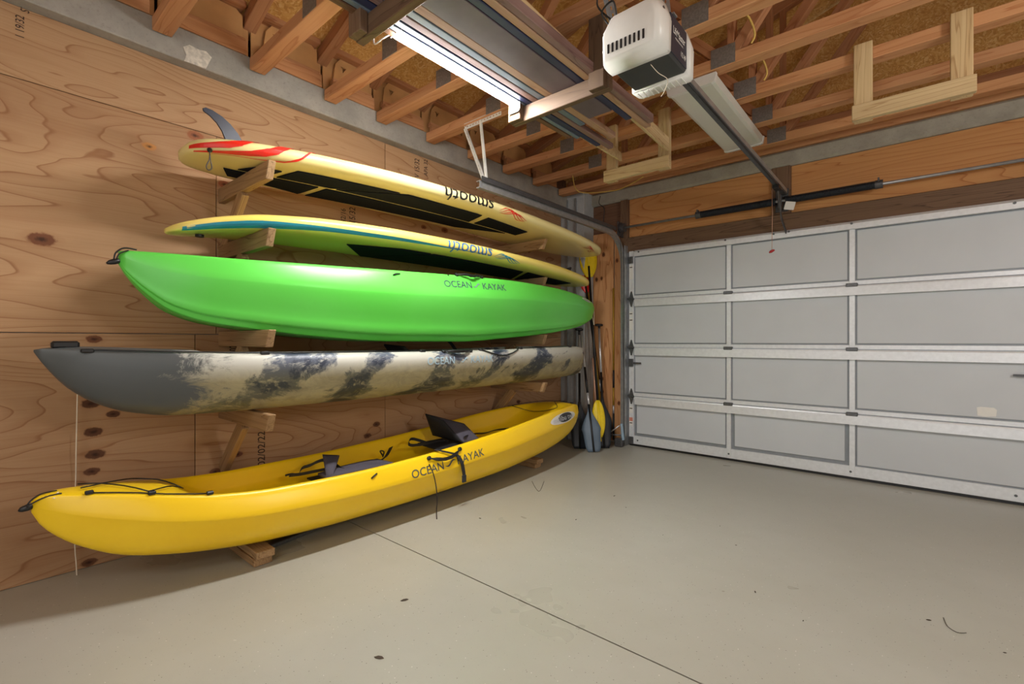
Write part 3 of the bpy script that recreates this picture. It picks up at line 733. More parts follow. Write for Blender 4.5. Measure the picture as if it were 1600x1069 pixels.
class Hull:
    def __init__(s, xc, tab, sec, open_, cock=(.74, .96, .66, .60, .5, .56)):
        s.xc, s.tab, s.sec, s.open = xc, tab, sec, open_
        s.y0, s.y1 = tab[0][0], tab[-1][0]
        s.rim = max(i for i, p in enumerate(sec) if p[1] >= .999 or i == len(sec)-1)
    def half(s, y):
        w, zk, zg = interp(s.tab, y); c = sm(*s.open[0], y)*(1-sm(*s.open[1], y)); h = zg-zk
        pts = [(a*w, zk+b*h) for a, b in s.sec]
        a0 = s.sec[-1][0]
        cl = [(a0-.06, 1.005), (a0-.12, 1.012), (a0-.2, 1.02), (.35, 1.035), (0, 1.045)]
        op = [(a0-.03, .95), (a0-.09, .72), (a0-.18, .56), (.3, .5), (0, .5)]
        for (a, b), (p, q) in zip(cl, op):
            pts.append(((a*(1-c)+p*c)*w, zk+(b*(1-c)+q*c)*h))
        return pts
    def build(s, name, m, parent, n=90):
        bm = bmesh.new(); rings = []
        for i in range(n+1):
            t = i/n; y = s.y0+(s.y1-s.y0)*(t-.12*math.sin(2*math.pi*t)/ (1)*.9 if False else (.5-.5*math.cos(math.pi*t))*.5+t*.5)
            h = s.half(y); ring = [bm.verts.new((s.xc+x, y, z)) for x, z in h]+[bm.verts.new((s.xc-x, y, z)) for x, z in h[-2:0:-1]]
            rings.append(ring)
        k = len(rings[0])
        for a, b in zip(rings, rings[1:]):
            for q in range(k): bm.faces.new((a[q], a[(q+1) % k], b[(q+1) % k], b[q]))
        bm.faces.new(rings[0]); bm.faces.new(rings[-1][::-1])
        return bm_obj(name, bm, m, parent, True)
    def side(s, y, a, off=.002, sgn=1):
        """point at arc distance a below the rim on the outside"""
        h = s.half(y)[:len(s.sec)][::-1]; acc = 0; last = len(h)-1
        for k, (p, q) in enumerate(zip(h, h[1:])):
            d = math.hypot(q[0]-p[0], q[1]-p[1])
            if acc+d >= a or k == last-1:
                f = (a-acc)/max(d, 1e-6); x = p[0]+(q[0]-p[0])*f; z = p[1]+(q[1]-p[1])*f
                nx, nz = -(q[1]-p[1])/max(d, 1e-6), (q[0]-p[0])/max(d, 1e-6)
                return Vector((s.xc+sgn*(x+nx*off), y, z+nz*off))
            acc += d
    def rimp(s, y, sgn=1, up=.004):
        h = s.half(y)[len(s.sec)-1]; return Vector((s.xc+sgn*h[0], y, h[1]+up))
    def deck(s, y, fx=0, up=.004):
        h = s.half(y)[len(s.sec)-1:]; w = h[0][0] or .01; x = abs(fx)*w
        for p, q in zip(h, h[1:]):
            if q[0] <= x <= p[0]:
                f = (p[0]-x)/max(p[0]-q[0], 1e-6); z = p[1]+(q[1]-p[1])*f
                return Vector((s.xc+math.copysign(x, fx), y, z+up))
        return Vector((s.xc, y, h[-1][1]+up))
sec_y = [(0, 0), (.2, .0), (.4, .012), (.58, .05), (.72, .13), (.83, .25), (.90, .38), (.955, .52), (.985, .60), (.995, .615), (1.0, .64), (.985, .72), (.955, .82), (.925, .91), (.90, .965), (.87, .995), (.84, 1.0)]
sec_g = [(0, 0), (.15, 0), (.3, .012), (.38, .03), (.42, .022), (.52, .0), (.56, .018), (.575, .08), (.63, .118), (.67, .10), (.75, .098), (.78, .125), (.80, .205), (.825, .27), (.87, .36), (.93, .475), (.98, .60), (.996, .655), (1.0, .68), (.975, .76), (.935, .85), (.895, .93), (.87, .975), (.84, .997), (.81, 1.0)]
sec_c = [(0, 0), (.2, .01), (.4, .03), (.58, .08), (.72, .17), (.83, .29), (.90, .42), (.95, .56), (.985, .70), (1.0, .80), (.99, .87), (.965, .93), (.93, .975), (.89, .995), (.84, 1.0)]
# rows: y, half width, keel z, gunwale z
ky = Hull(-2.74, [(.195, .010, .452, .498), (.212, .028, .41, .510), (.26, .06, .345, .515), (.34, .10, .275, .507), (.48, .16, .196, .486), (.62, .215, .158, .455), (.8, .265, .127, .425), (1.05, .31, .10, .405), (1.5, .35, .083, .40), (2.1, .37, .08, .418), (2.7, .37, .088, .458), (3.2, .34, .115, .50), (3.6, .285, .155, .522), (3.9, .215, .215, .525), (4.08, .14, .285, .505), (4.16, .08, .34, .475), (4.195, .02, .385, .44)], sec_y, ((.62, .95), (3.35, 3.85)))
kg = Hull(-2.755, [(.475, .012, 1.50, 1.555), (.50, .03, 1.455, 1.56), (.56, .065, 1.38, 1.56), (.66, .115, 1.295, 1.56), (.8, .175, 1.245, 1.56), (1.0, .24, 1.213, 1.563), (1.3, .30, 1.178, 1.572), (1.8, .345, 1.148, 1.592), (2.4, .36, 1.145, 1.618), (3.0, .35, 1.178, 1.635), (3.5, .315, 1.216, 1.632), (3.9, .27, 1.262, 1.612), (4.2, .21, 1.31, 1.585), (4.42, .135, 1.37, 1.555), (4.52, .07, 1.43, 1.53), (4.55, .02, 1.47, 1.51)], sec_g, ((.9, 1.2), (3.6, 4.0)))
kc = Hull(-2.785, [(.205, .004, 1.104, 1.113), (.24, .022, 1.04, 1.118), (.31, .065, .945, 1.118), (.40, .11, .872, 1.114), (.52, .16, .818, 1.106), (.7, .22, .785, 1.096), (1.0, .28, .778, 1.087), (1.5, .33, .777, 1.083), (2.1, .35, .776, 1.081), (2.7, .345, .776, 1.083), (3.3, .315, .777, 1.092), (3.8, .26, .782, 1.097), (4.1, .20, .788, 1.09), (4.26, .14, .80, 1.07), (4.31, .09, .83, 1.05)], sec_c, ((.75, 1.1), (3.7, 4.1)))
def grip_handle(name, h, y0, y1, a, parent, sag=.03, r=.011):
    pts = []
    for k in range(13):
        t = k/12; p = h.side(y0+(y1-y0)*t, a+sag*math.sin(math.pi*t), .008+.02*math.sin(math.pi*t)); pts.append(p)
    bm = bmesh.new(); tubebm(bm, pts, [r*.45, r*.5]+[r*(1+.12*(k % 2)) for k in range(9)]+[r*.5, r*.45], 8)
    o = bm_obj(name, bm, M['black'], parent, True)
    for y in (y0, y1):
        c = h.side(y, a, .004); bm = bmesh.new(); n = (h.side(y, a, .02)-c).normalized(); cyl(bm, c-n*.006, c+n*.009, .014, 10); bm_obj('eyelet', bm, M['black'], o, True)
    return o
def hull_text(h, s, y0, width, a_top, height, m, parent, name='lettering'):
    return text_on(name, s, height, width, lambda x, y: h.side(y0+x, a_top+height-y, .0025), m, parent)
def swoosh(h, y0, w, a, ht, m, parent):
    bm = bmesh.new(); n = 10; up, lo = [], []
    for k in range(n+1):
        t = k/n; th = math.sin(math.pi*t)
        c = a+ht*(.62-.3*t+.22*math.sin(2*math.pi*t)); d = ht*.12*th+.0008
        up.append(bm.verts.new(h.side(y0+w*t, c-d, .0025))); lo.append(bm.verts.new(h.side(y0+w*t, c+d, .0025)))
    for k in range(n): bm.faces.new((up[k], up[k+1], lo[k+1], lo[k]))
    o = bm_obj('logo_swoosh', bm, m, parent)
# --- yellow
ek = empty('kayak', (-2.74, 2.2, .08), 'yellow two-seat kayak resting on boards on the floor', 'kayak')
ky.build('hull', M['ky'], ek)
hull_text(ky, 'OCEAN', 1.83, .255, .082, .052, M['grey_ink'], ek); hull_text(ky, 'KAYAK', 2.21, .26, .082, .052, M['grey_ink'], ek)
swoosh(ky, 2.10, .10, .085, .05, M['grey_ink'], ek)
grip_handle('side_handle', ky, 1.98, 2.25, .04, ek, .035)
# oval decal near the right tip
def decal_poly(h, yc, ac, pts, m, parent, off=.003, name='decal'):
    bm = bmesh.new(); vs = [bm.verts.new((x, y, 0)) for x, y in pts]; bm.faces.new(vs); bmesh.ops.triangulate(bm, faces=bm.faces)
    for _ in range(4):
        es_ = [e for e in bm.edges if e.calc_length() > .025]
        if es_: bmesh.ops.subdivide_edges(bm, edges=es_, cuts=1)
        bmesh.ops.triangulate(bm, faces=[f for f in bm.faces if len(f.verts) > 3])
    for v in bm.verts: v.co = h.side(yc+v.co.x, ac-v.co.y, off)
    return bm_obj(name, bm, m, parent)
def ellipse(a, b, rot=0, n=18):
    return [(a*math.cos(t)*math.cos(rot)-b*math.sin(t)*math.sin(rot), a*math.cos(t)*math.sin(rot)+b*math.sin(t)*math.cos(rot)) for t in [2*math.pi*k/n for k in range(n)]]
decal_poly(ky, 3.63, .092, ellipse(.27, .046, .0), M['label_white'], ek, .0025)
decal_poly(ky, 3.66, .090, ellipse(.15, .040, 0), M['black'], ek, .0045)
text_on('lettering', 'malibu two', .045, .44, lambda x, y: ky.side(3.41+x, .112-y, .008), M['silver'], ek)
# bow toggle and cord
tg = at(32, 796, X=-2.74); bw_ = Vector((-2.74, .22, .505))
bm = bmesh.new(); tubebm(bm, [Vector((-2.735, .158, .468)), Vector((-2.735, .166, .472)), Vector((-2.735, .182, .476)), Vector((-2.735, .196, .478)), Vector((-2.735, .203, .478))], [.004, .011, .014, .012, .006], 10)
bm_obj('toggle_handle', bm, M['black'], ek, True)
tube('toggle_cord', curve_pts([(-2.735, .182, .485), (-2.735, .196, .505), (-2.735, .225, .522), (-2.735, .27, .525)], 5), .003, M['black'], ek, 6)
tube('toggle_cord', curve_pts([(-2.72, .182, .482), (-2.712, .205, .50), (-2.70, .24, .515), (-2.69, .28, .52)], 5), .003, M['black'], ek, 6)
# bow bungee
for a, b in (((.34, .5), (.55, -.9)), ((.34, -.5), (.55, .95)), ((.55, .95), (.72, .0)), ((.55, -.9), (.72, 0))):
    pts = [ky.deck(a[0]+(b[0]-a[0])*k/6, a[1]+(b[1]-a[1])*k/6, .012) for k in range(7)]; tube('bungee', pts, .003, M['black'], ek, 6)
tube('bungee', [ky.rimp(.36+k*.05, 1, .006) for k in range(9)], .003, M['black'], ek, 6)
for y in (.36, .56, .77):
    bm = bmesh.new(); c = ky.rimp(y, 1, .004); bbox(bm, c-Vector((.01, .014, .004)), c+Vector((.01, .014, .012)), .003); bm_obj('bungee_hook', bm, M['black'], ek)
tube('bungee', curve_pts([ky.rimp(3.5, -1), ky.deck(3.62, -.3, .02), ky.rimp(3.62, .9, .005)+Vector((-.02, 0, 0)), ky.deck(3.85, .1, .015), ky.rimp(4.02, 1)], 5), .003, M['black'], ek, 6)
tube('bungee', curve_pts([ky.rimp(3.45, -1), ky.rimp(3.7, -1, .01), ky.rimp(3.95, -1, .01), ky.deck(4.08, 0, .01)], 5), .003, M['black'], ek, 6)
for y, s_ in ((3.98, 1), (4.08, -.5)):
    bm = bmesh.new(); c = ky.deck(y, s_*.8, .004); bbox(bm, c-Vector((.012, .014, .004)), c+Vector((.012, .014, .012)), .003); bm_obj('bungee_hook', bm, M['black'], ek)
tube('drain_scupper', [ky.side(1.56, .066, .001), ky.side(1.575, .055, .012), ky.side(1.60, .046, .001)], .005, M['black'], ek, 6)
# seat (upright folded back) ---- built from the deck up
def P(u, v, X): return at(u, v, X=X)
def patch(name, corners, m, parent, th=.02, n=8, bulge=.0):
    """thick cushion spanned by 4 corners"""
    a, b, c, d = [Vector(p) for p in corners]; bm = bmesh.new(); G = []
    nrm = (b-a).cross(d-a).normalized()
    for side_ in (0, 1):
        g_ = []
        for i in range(n+1):
            r = []
            for j in range(n+1):
                s_, t_ = i/n, j/n; p = a*(1-s_)*(1-t_)+b*s_*(1-t_)+c*s_*t_+d*(1-s_)*t_
                q = math.sin(math.pi*s_)**.5*math.sin(math.pi*t_)**.5 if 0 < s_ < 1 and 0 < t_ < 1 else 0
                off = nrm*(th*(.25+.75*q)*.5*(1 if side_ else -1)+bulge*q)
                r.append(bm.verts.new(p+off))
            g_.append(r)
        G.append(g_)
    for g_, fl_ in ((G[0], 0), (G[1], 1)):
        for i in range(n):
            for j in range(n):
                f = (g_[i][j], g_[i+1][j], g_[i+1][j+1], g_[i][j+1]); bm.faces.new(f if fl_ else f[::-1])
    ring = lambda g_: [g_[i][0] for i in range(n)]+[g_[n][j] for j in range(n)]+[g_[i][n] for i in range(n, 0, -1)]+[g_[0][j] for j in range(n, 0, -1)]
    ra, rb = ring(G[0]), ring(G[1])
    for k in range(len(ra)): bm.faces.new((ra[k], ra[(k+1) % len(ra)], rb[(k+1) % len(rb)], rb[k]))
    return bm_obj(name, bm, m, parent, True)
es = empty('seat', (-2.72, 2.3, .35)); es['label'] = 'black upright seat'; es.parent = ek; es.matrix_parent_inverse = wmat(ek).inverted()
a_ = P(663, 697, -2.62); b_ = P(735, 690, -2.55); c_ = P(700, 664, -2.74); d_ = P(668, 648, -2.82)
patch('seat_back', [(-2.93, 2.46, .40), (-2.60, 2.48, .38), (-2.76, 2.42, .54), (-2.90, 2.36, .585)], M['seat_dark'], es, .03)
patch('seat_pad', [(-2.60, 2.48, .385), (-2.58, 2.64, .38), (-2.74, 2.62, .49), (-2.90, 2.37, .58)], M['seat'], es, .03)
patch('seat_base', [(-2.92, 2.30, .36), (-2.92, 2.72, .36), (-2.57, 2.72, .35), (-2.57, 2.30, .34)], M['seat_dark'], es, .04)
ribbon('strap', curve_pts([P(700, 690, -2.72), P(690, 690, -2.80), P(645, 696, -2.84), P(639, 690, -2.88), P(646, 686, -2.9), P(672, 694, -2.85)], 5), .022, .003, M['strap'], es, side=(.3, .2, 1))
ribbon('strap', curve_pts([P(726, 682, -2.60), P(740, 678, -2.74), P(757, 677, -2.76), P(775, 672, -2.78), P(793, 670, -2.8)], 5), .028, .004, M['strap'], es, side=(1, .2, .6))
bm = bmesh.new(); tubebm(bm, curve_pts([P(722, 686, -2.84), P(727, 672, -2.86), P(731, 678, -2.84), P(724, 680, -2.84)], 4), .006, 6); bm_obj('clip', bm, M['black'], es, True)
r0 = ky.rimp(2.13, 1, .008)
pts = [P(690, 704, -2.55), ky.rimp(2.06, 1, .012), ky.side(2.12, .03, .012), ky.side(2.20, .07, .018), ky.side(2.23, .12, .018), ky.side(2.25, .17, .02), ky.side(2.26, .20, .03)+Vector((0, 0, -.01))]
ribbon('strap', curve_pts(pts, 4), .026, .003, M['strap'], es, side=(.1, 1, .1))
bk = pts[-1]; bm = bmesh.new(); bbox(bm, bk+Vector((-.008, -.018, -.05)), bk+Vector((.008, .018, .0)), .004); bm_obj('buckle', bm, M['kblade'], es)
# front seat lying low
ef = empty('seat', (-2.72, 1.45, .32)); ef['label'] = 'grey seat lying flat'; ef.parent = ek; ef.matrix_parent_inverse = wmat(ek).inverted()
patch('seat_back', [(-2.80, 1.44, .33), (-2.62, 1.40, .35), (-2.60, 1.85, .35), (-2.80, 1.86, .34)], M['seat'], ef, .06)
patch('seat_wing', [(-2.64, 1.41, .34), (-2.62, 1.44, .35), (-2.76, 1.56, .43), (-2.80, 1.47, .445)], M['seat'], ef, .03)
patch('seat_base', [(-2.9, 1.42, .29), (-2.9, 1.85, .29), (-2.62, 1.85, .31), (-2.62, 1.4, .31)], M['seat_dark'], ef, .04)
ribbon('strap', curve_pts([P(522, 738, -2.7), P(512, 724, -2.74), P(506, 719, -2.78), P(495, 722, -2.8), P(485, 727, -2.82), P(473, 731, -2.84), P(469, 736, -2.84)], 5), .022, .003, M['strap'], ef, side=(.3, .2, 1))
ribbon('strap', curve_pts([P(520, 731, -2.74), P(495, 736, -2.8), P(470, 741, -2.84), P(452, 743, -2.86)], 5), .02, .003, M['strap'], ef, side=(.3, .1, 1))
ribbon('strap', curve_pts([P(518, 720, -2.78), P(527, 728, -2.74), P(535, 733, -2.68), P(552, 737, -2.64), P(575, 734, -2.62)], 5), .02, .003, M['strap'], ef, side=(.3, .1, 1))
ribbon('strap', curve_pts([P(588, 728, -2.66), P(596, 719, -2.78), P(604, 712, -2.88), P(611, 699, -2.98)], 5), .03, .004, M['strap'], ef, side=(.2, 1, .3))
tube('clip', curve_pts([P(598, 712, -2.9), P(594, 705, -2.9), P(600, 706, -2.9), P(598, 714, -2.88)], 4), .005, M['black'], ef, 6)
tube('clip', curve_pts([P(446, 743, -2.9), P(455, 741, -2.9), P(462, 741, -2.9)], 4), .006, M['black'], ef, 6)
# cords lying over the yellow kayak
pts = [ky.side(1.99, .085, .006), ky.side(2.0, .13, .006), ky.side(2.01, .2, .008)]; pz = at(682, 790, X=-2.47)
tube_ = tube('hanging_cord', curve_pts([ky.side(1.97, .075, .006), ky.side(2.0, .16, .01), at(683, 775, X=-2.36), at(682, 800, X=-2.36), at(683, 818, X=-2.35)], 5), .0035, M['rope_dark'], None, 6)
tag(tube_, 'thin brown cord dangling over the lettering of the yellow kayak', 'cord')
ws = tube('white_string', curve_pts([at(121, 612, X=-3.15), at(119, 700, X=-3.15), at(117, 766, X=-3.14), at(104, 767, X=-2.8), at(86, 769, X=-2.74), at(90, 777, X=-2.70), at(84, 778, X=-2.69), at(95, 768, X=-2.75), at(117, 772, X=-3.1), at(117, 850, X=-3.15), at(119, 880, X=-3.15), at(121, 915, X=-3.12)], 6), .0028, M['string'], None, 6)
tag(ws, 'white string hanging down the plywood behind the kayak bows to the floor', 'string')
# --- green
eg = empty('kayak', (-2.755, 2.5, 1.233), 'bright green kayak on the wall brackets below the two paddleboards', 'kayak')
kg.build('hull', M['kg'], eg)
M['slate_ink'] = plain('dark_slate_lettering', (66, 84, 92), .5)
hull_text(kg, 'OCEAN', 2.13, .255, .062, .05, M['slate_ink'], eg); hull_text(kg, 'KAYAK', 2.50, .26, .062, .05, M['slate_ink'], eg)
swoosh(kg, 2.40, .08, .066, .045, M['pale_ink'], eg)
grip_handle('side_handle', kg, 2.27, 2.52, .012, eg, .016, .009)
bm = bmesh.new(); tubebm(bm, [(-2.75, .432, 1.497), (-2.75, .442, 1.502), (-2.75, .458, 1.508), (-2.75, .474, 1.513), (-2.75, .482, 1.514)], [.004, .010, .013, .012, .006], 10)
bm_obj('toggle_handle', bm, M['black'], eg, True)
tube('toggle_cord', curve_pts([(-2.75, .458, 1.52), (-2.75, .465, 1.55), (-2.75, .495, 1.575), (-2.75, .54, 1.573)], 5), .0035, M['black'], eg, 6)
tube('toggle_cord', curve_pts([(-2.735, .464, 1.52), (-2.73, .475, 1.545), (-2.72, .505, 1.562)], 5), .003, M['black'], eg, 6)
tube('stern_cord', curve_pts([kg.rimp(4.40, 1), (-2.72, 4.54, 1.53), (-2.73, 4.60, 1.48), (-2.735, 4.61, 1.40), (-2.73, 4.60, 1.33), (-2.74, 4.59, 1.40), (-2.75, 4.56, 1.50)], 5), .004, M['string'], eg, 6)
decal_poly(kg, 4.16, .035, ellipse(.12, .014), M['label_white'], eg, .003)
text_on('lettering', 'malibu', .018, .16, lambda x, y: kg.side(4.08+x, .043-y, .004), M['black'], eg)
tube('drain_scupper', [kg.side(1.74, .05, .001), kg.side(1.76, .042, .01), kg.side(1.79, .036, .001)], .005, M['black'], eg, 6)
bm = bmesh.new(); c = kg.side(2.19, .02, 0); cyl(bm, c, kg.side(2.19, .02, .004), .006, 8); bm_obj('screw', bm, M['black'], eg)
# --- camouflage
ec = empty('kayak', (-2.785, 2.2, .776), 'grey and beige camouflage-patterned fishing kayak on the lowest wall brackets', 'kayak')
kc.build('hull', M['kc'], ec)
hull_text(kc, 'OCEAN', 2.0, .24, .07, .05, M['light_ink'], ec); hull_text(kc, 'KAYAK', 2.40, .24, .07, .05, M['light_ink'], ec)
swoosh(kc, 2.30, .07, .075, .045, M['light_ink'], ec)
grip_handle('side_handle', kc, 2.16, 2.42, .03, ec, .02, .011)
pts = [kc.side(.34+(2.02-.34)*k/30, .012, .006) for k in range(31)]; tube('deck_line', pts, .003, M['black'], ec, 6)
pts = [kc.side(3.05+(3.85-3.05)*k/12, .018, .006) for k in range(13)]; tube('deck_line', pts, .003, M['black'], ec, 6)
pts = [kc.side(2.52+.45*k/10, .022+.055*math.sin(math.pi*min(1, k/10*.95)), .008) for k in range(11)]; tube('deck_line', curve_pts(pts, 2), .005, M['black'], ec, 6)
for y in (.36, 1.02, 1.99, 2.54, 3.02, 3.85):
    bm = bmesh.new(); c = kc.side(y, .015, .004); bbox(bm, c-Vector((.008, .022, .008)), c+Vector((.012, .022, .010)), .004); bm_obj('pad_eye', bm, M['black'], ec)
bm = bmesh.new(); bbox(bm, (-2.80, .255, 1.118), (-2.755, .345, 1.15), .008); bm_obj('bow_handle', bm, M['black'], ec)
ecs = empty('seat', (-2.85, 2.2, 1.07)); ecs.parent = ec; ecs.matrix_parent_inverse = wmat(ec).inverted()
patch('seat_back', [(-3.02, 2.16, 1.0), (-2.70, 2.10, 1.04), (-2.74, 2.04, 1.11), (-2.98, 2.04, 1.125)], M['seat_dark'], ecs, .04)
patch('seat_base', [(-3.0, 2.12, .97), (-3.0, 2.45, .96), (-2.6, 2.45, .98), (-2.6, 2.12, 1.0)], M['seat_dark'], ecs, .05)
ribbon('strap', [P(700, 532, -2.9), P(706, 538, -2.88), P(712, 547, -2.84)], .03, .004, M['strap'], ecs, side=(.2, 1, .1))
# ================================================================== PADDLEBOARDS
class Board:
    def __init__(s, xa, xb, tab): s.xa, s.xb, s.tab = xa, xb, tab; s.y0, s.y1 = tab[0][0], tab[-1][0]
    def cx(s, y): return s.xa+(s.xb-s.xa)*(y-s.y0)/(s.y1-s.y0)
    SEC = [(0, -.5), (.3, -.5), (.6, -.49), (.78, -.46), (.88, -.40), (.95, -.29), (.99, -.13), (1.0, .04), (.98, .2), (.93, .33), (.85, .42), (.7, .47), (.4, .5), (0, .5)]
    def half(s, y):
        w, zc, th = interp(s.tab, y); return [(a*w, zc+b*th) for a, b in s.SEC]
    def build(s, name, m, parent, n=80):
        bm = bmesh.new(); rings = []
        for i in range(n+1):
            t = i/n; y = s.y0+(s.y1-s.y0)*((.5-.5*math.cos(math.pi*t))*.6+t*.4); h = s.half(y)
            rings.append([bm.verts.new((s.cx(y)+x, y, z)) for x, z in h]+[bm.verts.new((s.cx(y)-x, y, z)) for x, z in h[-2:0:-1]])
        k = len(rings[0])
        for a, b in zip(rings, rings[1:]):
            for q in range(k): bm.faces.new((a[q], a[(q+1) % k], b[(q+1) % k], b[q]))
        bm.faces.new(rings[0]); bm.faces.new(rings[-1][::-1]); return bm_obj(name, bm, m, parent, True)
    def pt(s, y, f, off=.002):
        """f: 0 underside centre .. 1 near rail edge .. 2 top centre; negative = far half of the underside"""
        sg = -1 if f < 0 else 1; f = abs(f); h = s.half(y)
        if f <= 1: q = [0, .12, .3, .5, .7, .82, .92, 1.0]; idx = list(range(8))
        else: q = [1.0, 1.1, 1.2, 1.35, 1.5, 1.75, 2.0]; idx = list(range(7, 14))
        for k in range(len(q)-1):
            if q[k] <= f <= q[k+1]+1e-9:
                t = (f-q[k])/(q[k+1]-q[k]); a, b = h[idx[k]], h[idx[k+1]]; x = a[0]+(b[0]-a[0])*t; z = a[1]+(b[1]-a[1])*t
                d = math.hypot(b[0]-a[0], b[1]-a[1]) or 1; nx, nz = (b[1]-a[1])/d, -(b[0]-a[0])/d
                return Vector((s.cx(y)+sg*(x+nx*off), y, z+nz*off))
    def und(s, y, x, off=.003):
        """underside point at lateral x from centre"""
        h = s.half(y)[:8]; ax = min(abs(x), h[-1][0]*.999)
        for a, b in zip(h, h[1:]):
            if a[0] <= ax <= b[0]:
                t = (ax-a[0])/max(b[0]-a[0], 1e-6); return Vector((s.cx(y)+math.copysign(ax, x), y, a[1]+(b[1]-a[1])*t-off))
        return Vector((s.cx(y), y, h[0][1]-off))
    def band(s, name, rows, m, parent, off=.0025, nf=4):
        """strip between f-low and f-high along rows of (y_low, f_low, y_high, f_high)"""
        bm = bmesh.new(); G = []
        for (ya, fa, yb, fb) in rows: G.append([bm.verts.new(s.pt(ya+(yb-ya)*j/nf, fa+(fb-fa)*j/nf, off)) for j in range(nf+1)])
        for a, b in zip(G, G[1:]):
            for j in range(nf): bm.faces.new((a[j], a[j+1], b[j+1], b[j]))
        return bm_obj(name, bm, m, parent)
    def pad(s, name, q, m, parent, n=16, k=6):
        """deck pad: four (y, x) corners on the underside, with thickness"""
        bm = bmesh.new(); G = []
        for off in (.002, .007):
            g_ = []
            for i in range(n+1):
                r = []
                for j in range(k+1):
                    u, v = i/n, j/k
                    y = (q[0][0]*(1-u)+q[1][0]*u)*(1-v)+(q[3][0]*(1-u)+q[2][0]*u)*v; x = (q[0][1]*(1-u)+q[1][1]*u)*(1-v)+(q[3][1]*(1-u)+q[2][1]*u)*v
                    r.append(bm.verts.new(s.und(y, x, off)))
                g_.append(r)
            G.append(g_)
        for g_ in G:
            for i in range(n):
                for j in range(k): bm.faces.new((g_[i][j], g_[i+1][j], g_[i+1][j+1], g_[i][j+1]))
        ring = lambda g_: [g_[i][0] for i in range(n)]+[g_[n][j] for j in range(k)]+[g_[i][k] for i in range(n, 0, -1)]+[g_[0][j] for j in range(k, 0, -1)]
        ra, rb = ring(G[0]), ring(G[1])
        for t in range(len(ra)): bm.faces.new((ra[t], ra[(t+1) % len(ra)], rb[(t+1) % len(rb)], rb[t]))
        return bm_obj(name, bm, m, parent)
b1 = Board(-2.80, -2.69, [(.722, .03, 2.10, .02), (.735, .09, 2.105, .05), (.78, .16, 2.11, .075), (.87, .22, 2.118, .085), (1.04, .27, 2.128, .095), (1.4, .315, 2.148, .10), (1.9, .345, 2.162, .105), (2.4, .355, 2.165, .105), (2.9, .355, 2.156, .10), (3.4, .34, 2.14, .10), (3.8, .31, 2.125, .095), (4.1, .265, 2.112, .09), (4.3, .215, 2.105, .08), (4.42, .16, 2.10, .07), (4.48, .11, 2.098, .06), (4.515, .05, 2.097, .04), (4.525, .02, 2.097, .025)])
e1 = empty('paddleboard', (-2.775, 2.6, 2.075), 'cream paddleboard with red flames and black deck pads, upside down on the top brackets', 'paddleboard')
b1.build('board_body', M['board'], e1)
cg = .008
for q in ([(.98, .015), (1.13, .015), (1.16, .13), (1.04, .13)], [(1.18, .015), (1.50, .015), (1.86, .225), (1.22, .19)],
          [(1.54, .015), (2.66, .015), (2.60, .225), (1.92, .235)], [(2.72, .015), (3.22, .015), (3.20, .17), (2.68, .215)]):
    b1.pad('deck_pad', q, M['pad'], e1)
for q in ([(.92, -.015), (1.05, -.015), (1.05, -.14), (.98, -.14)], [(1.10, -.015), (1.44, -.015), (1.42, -.25), (1.16, -.17)], [(1.49, -.015), (3.12, -.015), (2.7, -.20), (1.47, -.25)]):
    b1.pad('deck_pad', q, M['pad'], e1)
# red flames at the tail, wrapped over the rail
def flame(b, pts, m, e):
    rows = []
    for i in range(len(pts)-1):
        for k in range(6):
            t = k/6; y, f, w, sk = [pts[i][q]*(1-t)+pts[i+1][q]*t for q in range(4)]; rows.append((y, f-w/2, y+sk, f+w/2))
    return b.band('flame_stripe', rows, m, e, .004, 12)
flame(b1, [(.735, .93, .14, 0), (.80, .95, .16, 0), (.87, 1.0, .20, 0), (.92, 1.1, .24, .01), (.96, 1.25, .26, .01), (1.0, 1.45, .26, .01), (1.03, 1.6, .2, .01)], M['red'], e1)
flame(b1, [(.75, .70, .08, 0), (.86, .74, .13, 0), (.96, .81, .18, 0), (1.03, .92, .22, .01), (1.08, 1.05, .26, .01), (1.13, 1.25, .3, .02), (1.18, 1.5, .3, .02)], M['red'], e1)
flame(b1, [(.80, .57, .03, 0), (1.0, .62, .04, 0), (1.12, .72, .06, 0), (1.18, .88, .1, .01), (1.22, 1.06, .13, .01), (1.26, 1.3, .14, .01), (1.30, 1.5, .1, .01)], M['red'], e1)
# lettering upside down on the near rail
def rail_text(b, s_, y0, width, f0, fh, m, e):
    return text_on('lettering', s_, fh, width, lambda x, y: b.pt(y0+x, f0+y, .004), m, e, rot180=True, fine=.035)
rail_text(b1, 'smooth', 2.13, .46, .70, .45, M['black'], e1)
def logo_swirl(b, y0, f0, w, h, m, e):
    for k in range(4):
        rows = []
        for i in range(13):
            t = i/12; yy = y0+w*(t+.04*k); ff = f0+h*(.5+.4*math.sin(2*math.pi*t*.9-.5*k)*(1-.18*k)); d = .035*h*math.sin(math.pi*t)+.004
            rows.append((yy, ff-d, yy, ff+d))
        b.band('logo_wave', rows, m, e, .003, 1)
logo_swirl(b1, 2.66, .66, .30, .4, M['red'], e1)
logo_swirl(b1, 3.98, .25, .25, .62, plain('dark_red_logo', (176, 50, 34), .4), e1)
def fin_mesh(name, prof, x, m, e, th=.007):
    bm = bmesh.new(); n = len(prof)//2
    L = [bm.verts.new((x-th*(.5+.5*(i < 2)), y, z)) for i, (y, z) in enumerate(prof)]; R = [bm.verts.new((x+th, y, z)) for y, z in prof]
    bm.faces.new(L); bm.faces.new(R[::-1])
    for k in range(len(prof)): bm.faces.new((L[k], L[(k+1) % len(prof)], R[(k+1) % len(prof)], R[k]))
    bmesh.ops.triangulate(bm, faces=[f for f in bm.faces if len(f.verts) > 4]); return bm_obj(name, bm, m, e)
